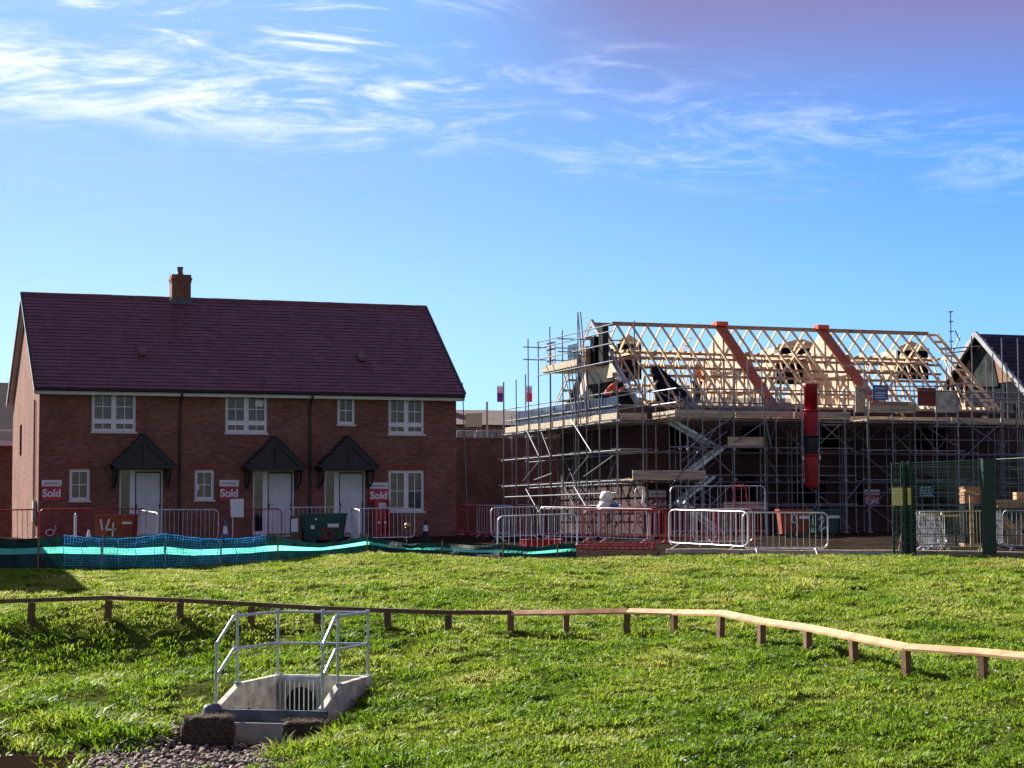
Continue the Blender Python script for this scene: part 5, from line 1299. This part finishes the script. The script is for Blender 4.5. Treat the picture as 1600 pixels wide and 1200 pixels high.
# ------------------------------------------------------------------ green security fence with gate post
def green_fence():
    t = thing('security_fence', 'dark green welded mesh security fence with thick gate post at the right edge', 'fence', (0,0,0))
    pts = [(1395,50.6),(1545,49.6),(1720,47.2)]
    P = [Vector((xat(u,Y),Y,0)) for u, Y in pts]; zt = [at(1395,727,50.6).z, at(1545,721,49.6).z, at(1720,712,47.2).z]
    for i in range(2):
        a, b = P[i], P[i+1]; za, zb = gz(a.x,a.y), gz(b.x,b.y); L_ = (b-a).length; n = int(L_/.042)
        m_ = MB(); wz = MB()
        for k in range(n+1): q = k/n; p = a.lerp(b,q); z0, z1 = za+(zb-za)*q+.05, zt[i]+(zt[i+1]-zt[i])*q; m_.beam((p.x,p.y,z0),(p.x,p.y,z1),.017,.006)
        for k in range(12):
            q = k/11; c0, c1 = za+.08+(zt[i]-za-.1)*q, zb+.08+(zt[i+1]-zb-.1)*q
            wz.beam((a.x,a.y,c0),(b.x,b.y,c1),.014,.014)
            if k % 3 == 2 or k == 11: wz.tube([(a.x,a.y-.03,c0+.06),(b.x,b.y-.03,c1+.06)], .014, 6)
        wz.build('horizontal_wires', M['green_wire'], m_.build('mesh_panel', M['green_fence'], t))
    def post(u, Y, w, top):
        x = xat(u,Y); z = gz(x,Y); zt_ = at(u,top,Y).z
        mb = MB().box(x-w/2,x+w/2,Y-w/2,Y+w/2,z-.1,zt_).box(x-w/2-.01,x+w/2+.01,Y-w/2-.01,Y+w/2+.01,zt_,zt_+.03)
        for k in range(5): mb.box(x-w/2-.03,x+w/2+.03,Y-w/2-.025,Y-w/2-.0,z+.3+.45*k,z+.36+.45*k)
        mb.build('post', M['green_fence'], t)
    post(1545,49.5,.30,718); post(1423,50.35,.07,722); post(1413,50.4,.05,722); post(1396,50.6,.06,724)
    MB().box(xat(1408,50.55),xat(1431,50.55),50.52,50.56,gz(xat(1410,50.5),50.5)+.02,at(1410,722,50.5).z-.05).build('solid_green_panel', mat('green_sheet',(.004,.035,.028),.5,var=.3), t)
green_fence()
def plate(name, cat, u0, v0, u1, v1, Y, m, label, lines=None, lm=None):
    a, b = at(u0,v1,Y), at(u1,v0,Y); t = thing(name, label, cat, (a.x,Y,a.z)); w, h = b.x-a.x, b.z-a.z
    MB().box(0,w,-.012,0,0,h).build('sign_panel', m, t)
    if lines:
        l = MB(); rs = random.Random(u0)
        for k in range(lines):
            z = h*(1-(k+.7)/(lines+.4)); x = w*.1
            while x < w*.85: ww = rs.uniform(.04,.12)*w/.5; l.box(x,min(x+ww,w*.92),-.016,-.013,z-.016,z+.016); x += ww+.03
        l.build('small_print', lm or M['sign_white'], t)
plate('site_notice','sign',1395,762,1410,790,50.3,M['yellow'],'yellow and white site notice on the left end of the green fence',6,M['sign_white'])
plate('yellow_strip','sign',1419,762,1423,789,50.2,M['yellow'],'narrow upright yellow strip on the green fence')
plate('blue_notice','sign',1436,759,1458,777,50.4,M['blue'],'blue safety notice with white lines on the green fence',4)
# yellow plank, timber trestle, pallet and brick packs behind the fence
a, b = at(1438,806,53), at(1501,806,53); o = thing('yellow_plank','long yellow plank lying above the stored barriers behind the green fence','plank',(a.x,53,a.z))
MB().box(0,b.x-a.x,0,.2,-.03,.03).build('plank', M['yellow'], o)
zg = gz(a.x+.5,53.1)-a.z; MB().box(.1,.16,.05,.11,zg,-.03).box(b.x-a.x-.16,b.x-a.x-.1,.05,.11,zg,-.03).build('legs', M['black'], o)
def trestle():
    a = at(1553,787,53.6); g = gz(a.x+1,53.6); o = thing('timber_trestle','pale timber loading table with crossed braces at the right edge','timber trestle',(a.x,53.6,g)); z = a.z-g
    t = MB().box(0,2.6,0,1.1,z+.03,z+.11).box(.1,2.6,0,.06,z-.12,z+.03).box(.1,2.6,1.04,1.1,z-.12,z+.03); t.build('table_top', M['pallet'], o)
    for y in (.08,1.0):
        for nm, a_, b_, w_, h_ in (('brace',(.0,y,z-.1),(1.05,y,.05),.06,.15),('brace',(1.3,y,z-.25),(.65,y,z-.72),.05,.13),('leg',(1.2,y,.0),(1.2,y,z-.1),.1,.1),('leg',(2.4,y,.0),(2.4,y,z-.1),.1,.1)):
            MB().beam(a_, b_, w_, h_).build(nm, M['pallet'], o)
    p = at(1593,776,53.6); q = thing('timber_block','pale timber block resting on the trestle top','timber block',(p.x,53.9,a.z+.115)); MB().box(0,.5,0,.4,0,.2).build('block', M['pallet'], q)
trestle()
a = at(1523,778,55); g = gz(a.x,55.2); o = thing('brick_pack','stack of tan bricks on a pallet left of the timber trestle','bricks',(a.x-.3,55,g)); z = a.z-g
mb = MB(); 
MB().box(0,.67,0,.6,.12,z-.22).build('dark_pack_base', M['membrane'], o)  # dark box filling the stack below the bricks
for r_ in range(int((z-.22-.12)/.08)+1,int((z+.25)/.08)):
    for c_ in range(3): mb.box(c_*.225+(.0 if r_ % 2 else .01),c_*.225+.215,0,.6,.12+r_*.08,.12+r_*.08+.07)
mb.build('bricks', M['blockbrick'], o); MB().box(-.03,.7,-.03,.63,.0,.03).box(-.03,.7,-.03,.63,.08,.115).box(0,.1,0,.6,.03,.08).box(.55,.65,0,.6,.03,.08).build('pallet', M['pallet'], o)
a = at(1505,772,54.6); o = thing('timber_offcut','pale timber offcut jutting out left of the brick stack','timber',(a.x,54.6,gz(a.x,54.6)))
z = a.z-gz(a.x,54.6); MB().beam((0,0,z+.1),(.4,.1,z-.02),.25,.06).beam((.25,.1,0),(.25,.1,z),.1,.1).build('offcut', M['pallet'], o)
a = at(1400,845,50.9); o = thing('leaning_plank','weathered pinkish plank leaning at the left end of the green fence','plank',(a.x,50.9,gz(a.x,50.9)))
MB().beam((.12,0,-.02),(.32,.05,1.05),.16,.035,up=(0,1,0)).build('plank', mat('pink_wood',(.36,.17,.13),.8), o)
for i, u in enumerate((1330,1372)):
    pass

# things on the raised ground behind the boundary wall
def raised():
    z = TERR_Z(118)-.35
    for i, (u0,u1,lab) in enumerate(((714,742,'pale barrier behind the boundary wall, nearest the finished gable'),(744,768,'pale barrier behind the boundary wall, under the tan sheet'),(770,797,'pale barrier behind the boundary wall, right of the tan sheet'))):
        Y = 118.0; pl = xat(u0,Y); pr = xat(u1,Y); o = copy_tree(protos['barrier']); o.name = 'crowd_barrier'
        o.location = (pl,Y,z); o.scale = ((pr-pl)/2.3*1.0,1,.95); o.rotation_euler = (0,0,0); tag(o, lab, 'barrier', 'barriers on top of the boundary wall')
    Y = 119.0
    a, b = at(727,667,Y), at(753,645,Y); o = thing('tan_sheet','tan plastic covered sheet above the barriers behind the boundary wall','sheet',(a.x,Y,z))
    mb = MB().prism([(0,0,a.z-z),(b.x-a.x,0,a.z-z+.02),(b.x-a.x+.02,0,b.z-z),(.02,0,b.z-z-.04)], (0,.06,0)); mb.build('sheet', M['osb'], o)
    MB().tube([(.1,.1,0),(.1,.1,b.z-z)], .03, 6).tube([(b.x-a.x-.1,.1,0),(b.x-a.x-.1,.1,b.z-z)], .03, 6).build('post', M['stake'], o)
    p = at(761,628,Y); o = thing('timber_post','upright pale timber post between the tan sheet and flags','post',(p.x,Y,z)); MB().beam((0,0,0),(0,0,p.z-z),.12,.12).build('post', M['pallet'], o)
    z -= .05; p = at(748,676,Y-.4); o = thing('blue_bag','crumpled blue bag behind the pale barriers','bag',(p.x,Y-.4,z)); mb = MB(); lump(mb,(0,0,.18),.3,7,(1.3,.5,.6)); mb.build('bag', mat('blue_bag',(.02,.07,.3),.5,bump=.4), o, smooth=True)
    p = at(807,676,Y-1); o = thing('blue_drum','pale blue drum standing behind the boundary wall under the scaffold','drum',(p.x,Y-1,z)); MB().lathe([(.24,0),(.26,.03),(.24,.06),(.24,.3),(.26,.33),(.24,.36),(.24,.5),(.26,.55),(.22,.56)],(0,0,0),18).build('drum', mat('pale_blue_drum',(.14,.3,.45),.5), o)
    for i, u in enumerate((835,853)):
        p = at(u,676,Y-1); o = thing('pale_sack','pale bulk sack behind the boundary wall, %s of the two under the platform' % ('left','right')[i],'sack',(p.x,Y-1,z),group='pale sacks behind the boundary wall')
        mb = MB(); lump(mb,(0,0,.3),.4,9+i,(1,.7,.75)); mb.build('sack', M['sack'], o, smooth=True)
    # lean pole by the house corner
    p, q = at(722.5,598,73), at(731,795,73); o = thing('aerial_pole','thin pale pole leaning beside the right corner of the finished terrace','pole',(q.x,73,0))
    MB().tube([(0,0,-.1),(p.x-q.x,0,p.z)], .022, 6).build('pole', M['steel'], o)
raised()

# ------------------------------------------------------------------ knee rail
def knee_rail():
    t = thing('knee_rail', 'low timber knee rail fence on short posts curving across the grass bank', 'fence', (0,38,0)); off = Vector((0,38,0))
    tops = [(-70,942),(50,938),(170,934),(282,938),(393,944),(496,950),(605,954),(700,957),(798,957),(885,956),(980,954),(1053,956),(1127,957),(1190,970),(1262,980),(1333,994),(1415,1010),(1535,1018),(1660,1030)]
    T = []
    for (u,v,Y), (u2,v2) in zip(RAILP, tops): T.append(at(u2,v2,Y))
    for i, (p, (u,v,Y)) in enumerate(zip(T, RAILP)):
        g = gz(p.x,Y); a = T[max(i-1,0)]; b = T[min(i+1,len(T)-1)]; d = b-a; ang = math.atan2(d.y,d.x)
        o = MB().box(-.055,.055,-.055,.055,g-.3-p.z,-.05).build('post', M['post'] if i > 7 else M['rail_brown'], t); o.location = p-off; o.rotation_euler = (R(rnd.uniform(-2,2)),R(rnd.uniform(-2,2)),ang)
    for i in range(len(T)-1):
        new = i >= 8; a, b = T[i]-off, T[i+1]-off; d = (b-a).normalized(); sd = Vector((d.y,-d.x,0)).normalized(); e = d*.004
        if sd.y > 0: sd = -sd
        w = .06
        if new:     # paler rails, their top face sloping toward the pond
            mb = MB(); u_ = Vector((0,0,1)); prof = [(-w*1.15,.045),(w*.95,-.028),(w*.95,-.062),(-w*1.15,-.062)]
            pa = [a+e+sd*x_+u_*z_ for x_, z_ in prof]; mb.prism(pa, (b-a)-2*e)
            mb.build('rail', M['rail_pale'], t)
        else: MB().beam(a+e,b-e,.1,.085).build('rail', M['rail_brown'], t)
knee_rail()

# ------------------------------------------------------------------ concrete outfall headwall
def headwall():
    zr = HWo.z; t = thing('headwall', 'precast concrete drainage headwall with sloping wing walls and a pipe grate', 'headwall', (HWo.x,HWo.y,0), HWa)
    W_, D_ = 1.74, 2.32; th = .12; zf = -3.02; zl = at(345,1107,32.0).z
    sh = 1.5   # level part of the wings
    c = MB()
    for x, sp in ((-th*.0,-.24), (W_-th,-.05)):
        c.prism([(x,0,zf-.1),(x,0,zr),(x+sp*sh/D_,-sh,zr-.03),(x+sp,-D_,zl),(x+sp,-D_,zf-.1)], (th,0,0))
    c.box(th,W_-th,-th,0,zf-.1,zr)
    c.build('wing_walls', M['concrete'], t, bevel=.012)
    MB().box(th,W_-th,-D_,-th,zf-.12,zf+.02).build('apron', M['concrete_low'], t)
    # pipe mouth and grate on the back wall
    xc, zc = .52, zf+.47
    MB().box(xc-.36,xc+.36,-th-.05,-th-.0,zc-.42,zc+.40).build('pipe_surround', M['concrete_low'], t)
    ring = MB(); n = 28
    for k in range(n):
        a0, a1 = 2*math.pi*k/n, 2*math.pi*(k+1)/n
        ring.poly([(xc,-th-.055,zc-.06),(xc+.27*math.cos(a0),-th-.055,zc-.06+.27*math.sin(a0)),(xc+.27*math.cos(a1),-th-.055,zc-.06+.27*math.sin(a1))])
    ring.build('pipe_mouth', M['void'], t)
    g = MB(); y = -th-.16
    g.box(xc-.36,xc+.36,y-.02,y+.02,zc+.32,zc+.40).box(xc-.36,xc+.36,y-.02,y+.02,zc-.42,zc-.36).box(xc-.36,xc-.32,y-.019,y+.019,zc-.36,zc+.32).box(xc+.32,xc+.36,y-.019,y+.019,zc-.36,zc+.32)
    for k in range(1,8): g.tube([(xc-.34+.68*k/8,y,zc-.38),(xc-.34+.68*k/8,y,zc+.34)], .012, 6)
    g.build('grate', M['galv'], t)
    lb = MB().box(-.35,W_+.02,-D_-.1,-D_-.003,zl-.2,zl-.01); lb.build('stop_board', M['lip'], t)
    MB().box(.02,W_-.02,-D_-.28,-D_-.11,zf-.15,zl-.2).build('cast_base', M['concrete_low'], t)
    mb = MB(); lump(mb,(-.22,-D_-.06,zl-.08),.2,3,(1,.7,.8)); mb.build('pipe_end', M['lip'], t, smooth=True)
    # handrail on top
    h = thing('guard_handrail', 'galvanised key clamp handrail standing on the concrete headwall', 'handrail', (HWo.x,HWo.y,0), HWa)
    xL, xR_, top, mid = .05, W_-.05, zr+1.08, zr+.54; s0, s1 = -.05, -sh-.05
    zfr = zl+.0
    def tb(pts, nm='rail', r=.024): MB().tube(pts, r, 9).build(nm, M['galv'], h)
    spx = {xL: -.24, xR_: -.05}
    for x in (xL, xR_):
        q = -(s1-.12)/D_*spx[x]
        for (za, zb) in ((top, zl+1.02),(mid, zl+.5)):
            tb([(x,s0,za),(x+q,s1-.12,za)]); tb([(x+q,s1-.12,za),(x+spx[x],-D_+.05,zb)])
    for z in (top, mid): tb([(xL,s0,z),(xR_,s0,z)])
    kc = MB()
    for x, y, zb, zt in ((xL,s0,zr,top),(xR_,s0,zr,top),(W_/2,s0,zr,top),(xL,s1+.0,zr-.03,top),(xR_,s1,zr-.03,top),(xL,-D_+.05,zl,zl+1.02),(xR_,-D_+.05,zl,zl+1.02)):
        if x in spx: x = x+spx[x]*(-y/D_)
        tb([(x,y,zb),(x,y,zt)], 'upright'); kc.box(x-.06,x+.06,y-.045,y+.045,zb,zb+.02)
        kc.build('base_flange', M['galv'], h); kc = MB()
        for z in ((top,mid) if zt == top else (zl+1.02,zl+.5)): MB().tube([(x,y,z-.05),(x,y,z+.05)], .034, 9).build('clamp', M['galv'], h)
headwall()

def bale(u0,v0,u1,v1,Y,lab,seed):
    a, b = at(u0,v1,Y), at(u1,v0,Y); w, h = b.x-a.x, b.z-a.z; z0 = min(a.z,-3.04)
    o = thing('straw_bale', lab, 'straw bale', (a.x,Y,z0), group='straw bales before the headwall'); h = b.z-z0
    nx, ny, nz = 16, 8, 7; mb = MB(); k = {}
    def V(i,j,l):
        if (i,j,l) not in k:
            p = Vector((w*i/nx, .5*j/ny, h*l/nz)); c = Vector((w/2,.25,h/2)); d = p-c; q = (abs(d.x)/(w/2))**6+(abs(d.y)/.25)**6+(abs(d.z)/(h/2))**6
            d = d*(q**(-1/6)) if q > 1 else d
            d *= 1+.10*noise.noise(p*6+Vector((seed,0,0)))+.06*noise.noise(p*17); k[(i,j,l)] = len(mb.v); mb.v.append(tuple(c+d))
        return k[(i,j,l)]
    for i in range(nx):
        for j in range(ny):
            for l in range(nz):
                if j == 0: mb.f.append((V(i,0,l),V(i+1,0,l),V(i+1,0,l+1),V(i,0,l+1)))
                if j == ny-1: mb.f.append((V(i+1,ny,l),V(i,ny,l),V(i,ny,l+1),V(i+1,ny,l+1)))
                if i == 0: mb.f.append((V(0,j+1,l),V(0,j,l),V(0,j,l+1),V(0,j+1,l+1)))
                if i == nx-1: mb.f.append((V(nx,j,l),V(nx,j+1,l),V(nx,j+1,l+1),V(nx,j,l+1)))
                if l == nz-1: mb.f.append((V(i,j,nz),V(i+1,j,nz),V(i+1,j+1,nz),V(i,j+1,nz)))
    mb.build('bale_body', M['bale'], o, smooth=True)
    s = MB(); rs = random.Random(seed)
    for q in range(520):
        x, y = rs.uniform(0,w), rs.uniform(-.03,.5); z = h*.97+rs.uniform(-.02,.03) if rs.random() < .72 or y > .05 else rs.uniform(.1,h); yy = y if z > h*.9 else -.01
        a_ = rs.uniform(0,3.14); l_ = rs.uniform(.03,.09); s.beam((x,yy,z),(x+l_*math.cos(a_),yy+l_*math.sin(a_)*.6-.01,z+rs.uniform(-.02,.03)),.004,.004)
    s.build('loose_straw', M['straw'], o)
bale(281,1120,362,1166,30.9,'brown rotting straw bale left of the headwall front',4)
bale(440,1128,512,1158,31.0,'brown straw bale slumped against the right of the headwall front',8)

# cobbles and puddle
def stones():
    rs = random.Random(12); bm = MB(); n = 0
    while n < 1500:
        u, v = rs.uniform(140,470), rs.uniform(1146,1212)
        lo = 1150+max(0,(290-u))*.18
        if v < lo or (u > 425 and v > 1160+rs.random()*8 and rs.random() < .9): continue
        d = ray(u,v); tt = (-3.05-CZ)/d.z; x, y = d.x*tt, d.y*tt
        hx, hy = hw_local(x,y)
        if -.1 < hx < 1.9 and hy > -2.65: continue
        z = gz(x,y)+rs.uniform(-.01,.05); s = rs.uniform(.025,.075)*(1.5 if rs.random() < .06 else 1); n += 1
        k = len(bm.v); rot = Matrix.Rotation(rs.uniform(0,6),3,'Z') @ Matrix.Rotation(rs.uniform(-.6,.6),3,'X'); sq = Vector((1,rs.uniform(.6,.95),rs.uniform(.45,.8)))
        for th, cnt in ((0,1),(.9,5),(1.9,5),(math.pi,1)):
            for j in range(cnt):
                ph = 2*math.pi*j/5+th; q = Vector((math.sin(th)*math.cos(ph)*sq.x,math.sin(th)*math.sin(ph)*sq.y,math.cos(th)*sq.z))*s*rs.uniform(.75,1.15); q = rot @ q; bm.v.append((x+q.x,y+q.y,z+q.z))
        for j in range(5):
            j2 = (j+1) % 5; bm.f += [(k,k+1+j,k+1+j2),(k+1+j,k+6+j,k+6+j2,k+1+j2),(k+11,k+6+j2,k+6+j)]
    tag(bm.build('cobbles', M['rock'], None), 'loose grey brown cobbles spread before the headwall', 'stones', kind='stuff')
    m = bpy.data.materials.new('muddy_water'); m.use_nodes = True; b = m.node_tree.nodes['Principled BSDF']
    b.inputs['Base Color'].default_value = (.018,.011,.008,1); b.inputs['Roughness'].default_value = .9; b.inputs['Specular IOR Level'].default_value = 0
    nn = m.node_tree.nodes.new('ShaderNodeTexNoise'); nn.inputs['Scale'].default_value = 9; bp = m.node_tree.nodes.new('ShaderNodeBump'); bp.inputs['Strength'].default_value = .15
    m.node_tree.links.new(nn.outputs['Fac'], bp.inputs['Height']); m.node_tree.links.new(bp.outputs[0], b.inputs['Normal'])
    w = MB().poly([(-30,14,-3.075),(6,14,-3.075),(6,30.8,-3.075),(-30,30.8,-3.075)]).build('pond_water', m); tag(w, kind='structure')
stones()

# ------------------------------------------------------------------ people
def person(loc, rz, pose, label, scale=1.0):
    t = thing('person', label, 'person', loc, rz)
    J = pose
    def skin(name, chain_edges, verts, radii, m, rootv=0, lev=2):
        me = bpy.data.meshes.new(name); me.from_pydata([tuple(Vector(v)*scale) for v in verts], chain_edges, []); me.materials.append(m)
        o = bpy.data.objects.new(name, me); COL.objects.link(o); o.parent = t
        o.modifiers.new('skin','SKIN'); me.skin_vertices.new() if not me.skin_vertices else None
        for i, r_ in enumerate(radii): me.skin_vertices[0].data[i].radius = (r_*scale,r_*scale); me.skin_vertices[0].data[i].use_root = (i == rootv)
        s = o.modifiers.new('sub','SUBSURF'); s.levels = lev; s.render_levels = lev
        for p in me.polygons: p.use_smooth = True
        return o
    P = J
    vs = [P['pelvis'],P['waist'],P['chest'],P['neck'],P['head'],P['crown']]; ra = [.12,.11,.13,.055,.085,.07]; ed = [(0,1),(1,2),(2,3),(3,4),(4,5)]
    for s_ in ('l','r'):
        k = len(vs); vs += [P['sh'+s_],P['el'+s_],P['wr'+s_],P['ha'+s_]]; ra += [.062,.042,.03,.032]; ed += [(2,k),(k,k+1),(k+1,k+2),(k+2,k+3)]
        hd = Vector(P['ha'+s_]); w = Vector(P['wr'+s_]); d = (hd-w).normalized(); side = d.cross(Vector((0,1,0))).normalized()
        for q in range(4):
            kk = len(vs); off = side*(q-1.5)*.02; vs += [tuple(hd+off+d*.03),tuple(hd+off+d*(.075-.006*abs(q-1.5))+Vector((0,-.015,0)))]; ra += [.009,.008]; ed += [(k+3,kk),(kk,kk+1)]
        kk = len(vs); vs += [tuple(hd+side*.04-d*.01),tuple(hd+side*.055+d*.03)]; ra += [.01,.008]; ed += [(k+3,kk),(kk,kk+1)]
        k = len(vs); vs += [P['hi'+s_],P['kn'+s_],P['an'+s_],P['to'+s_]]; ra += [.09,.058,.042,.035]; ed += [(0,k),(k,k+1),(k+1,k+2),(k+2,k+3)]
    skin('body', ed, vs, ra, M['skin'])
    tv = [P['pelvis'],P['waist'],P['chest'],tuple((Vector(P['chest'])+Vector(P['neck']))/2)]; tr = [.155,.15,.165,.09]; te = [(0,1),(1,2),(2,3)]
    for s_ in ('l','r'):
        k = len(tv); tv += [P['sh'+s_],P['el'+s_],tuple(Vector(P['wr'+s_])*.9+Vector(P['el'+s_])*.1)]; tr += [.085,.066,.052]; te += [(2,k),(k,k+1),(k+1,k+2)]
    skin('jacket', te, tv, tr, M['hivis'])
    tv = [P['pelvis']]; tr = [.15]; te = []
    for s_ in ('l','r'):
        k = len(tv); tv += [P['hi'+s_],P['kn'+s_],P['an'+s_]]; tr += [.115,.08,.068]; te += [(0,k),(k,k+1),(k+1,k+2)]
    skin('trousers', te, tv, tr, M['navy'])
    for s_ in ('l','r'):
        a, b = Vector(P['an'+s_]), Vector(P['to'+s_]); b_ = MB(); b_.beam(Vector((a.x,a.y+.05,.05)), Vector((b.x,b.y-.04,.045)), .1,.09); b_.build('boot', M['boot'], t, bevel=.02)
    h = Vector(P['head']); c = Vector(P['crown']); up = (c-h).normalized(); hm = MB()
    hm.lathe([(.15,-.01),(.145,.0),(.125,.01),(.12,.06),(.09,.11),(.04,.135),(.005,.14)], (0,0,0), 18)
    o = hm.build('hard_hat', M['helmet'], t, smooth=True); o.matrix_local = Matrix.Translation(h+up*.05) @ up.to_track_quat('Z','Y').to_matrix().to_4x4()
    fd = Vector((0,-1,0)); fd = (fd-up*fd.dot(up)).normalized(); sd = up.cross(fd); f_ = MB()
    lump(f_, h+fd*.1-up*.015, .018, 1, (1,1,1.4), 8, 6); f_.build('nose', M['skin'], t, smooth=True)
    e = MB()
    for s_ in (-1,1): lump(e, h+fd*.085+up*.02+sd*.032*s_, .011, 2, (1,1,1), 8, 6)
    e.build('eyes', M['boot'], t, smooth=True); mo = MB(); mo.beam(h+fd*.09-up*.05-sd*.022, h+fd*.09-up*.05+sd*.022, .01,.008); mo.build('mouth', mat('lips',(.3,.1,.09),.6), t)
    return t
bent = dict(pelvis=(0,.12,.93),waist=(0,.05,1.06),chest=(0,-.12,1.3),neck=(0,-.24,1.44),head=(0,-.33,1.53),crown=(0,-.38,1.62),
  shl=(.19,-.14,1.34),ell=(.25,-.3,1.12),wrl=(.16,-.5,1.2),hal=(.13,-.58,1.24),shr=(-.19,-.14,1.34),elr=(-.27,-.32,1.14),wrr=(-.14,-.52,1.28),har=(-.1,-.6,1.32),
  hil=(.1,.12,.88),knl=(.12,.0,.5),anl=(.12,.08,.1),tol=(.13,-.1,.05),hir=(-.1,.12,.88),knr=(-.12,.08,.5),anr=(-.13,.2,.1),tor=(-.14,.02,.05))
stand = dict(pelvis=(0,0,.95),waist=(0,0,1.1),chest=(0,-.01,1.34),neck=(0,0,1.5),head=(0,-.02,1.61),crown=(0,-.02,1.7),
  shl=(.2,0,1.42),ell=(.3,-.05,1.16),wrl=(.24,-.25,1.05),hal=(.21,-.33,1.04),shr=(-.2,0,1.42),elr=(-.34,-.1,1.22),wrr=(-.3,-.32,1.38),har=(-.28,-.38,1.44),
  hil=(.1,0,.9),knl=(.12,-.04,.5),anl=(.13,.02,.1),tol=(.14,-.14,.05),hir=(-.1,0,.9),knr=(-.12,-.02,.5),anr=(-.13,.03,.1),tor=(-.14,-.13,.05))
y_ = B.onX(951,590,-1.0)[0]
person(B.w(-1.0,y_,4.21), TH+R(70), bent, 'person in orange jacket and white hard hat bending over on the gable platform')
x_ = B.onY(1089,560,3.3)[0]
mbp = thing('loft_boards','loose boards laid across the truss ties under the distant worker','boards',B.w(x_,3.3,4.97),TH)
MB().box(-1.3,1.3,-.25,-.02,0,.04).box(-1.3,1.3,.0,.23,0,.04).build('boards', M['board'], mbp)
person(B.w(x_,3.3,5.01), TH+R(40), stand, 'person in orange hi vis top and white hard hat standing among the roof trusses')
for k in ('barrier','barrier_red','barrier_sun_gold'): pass
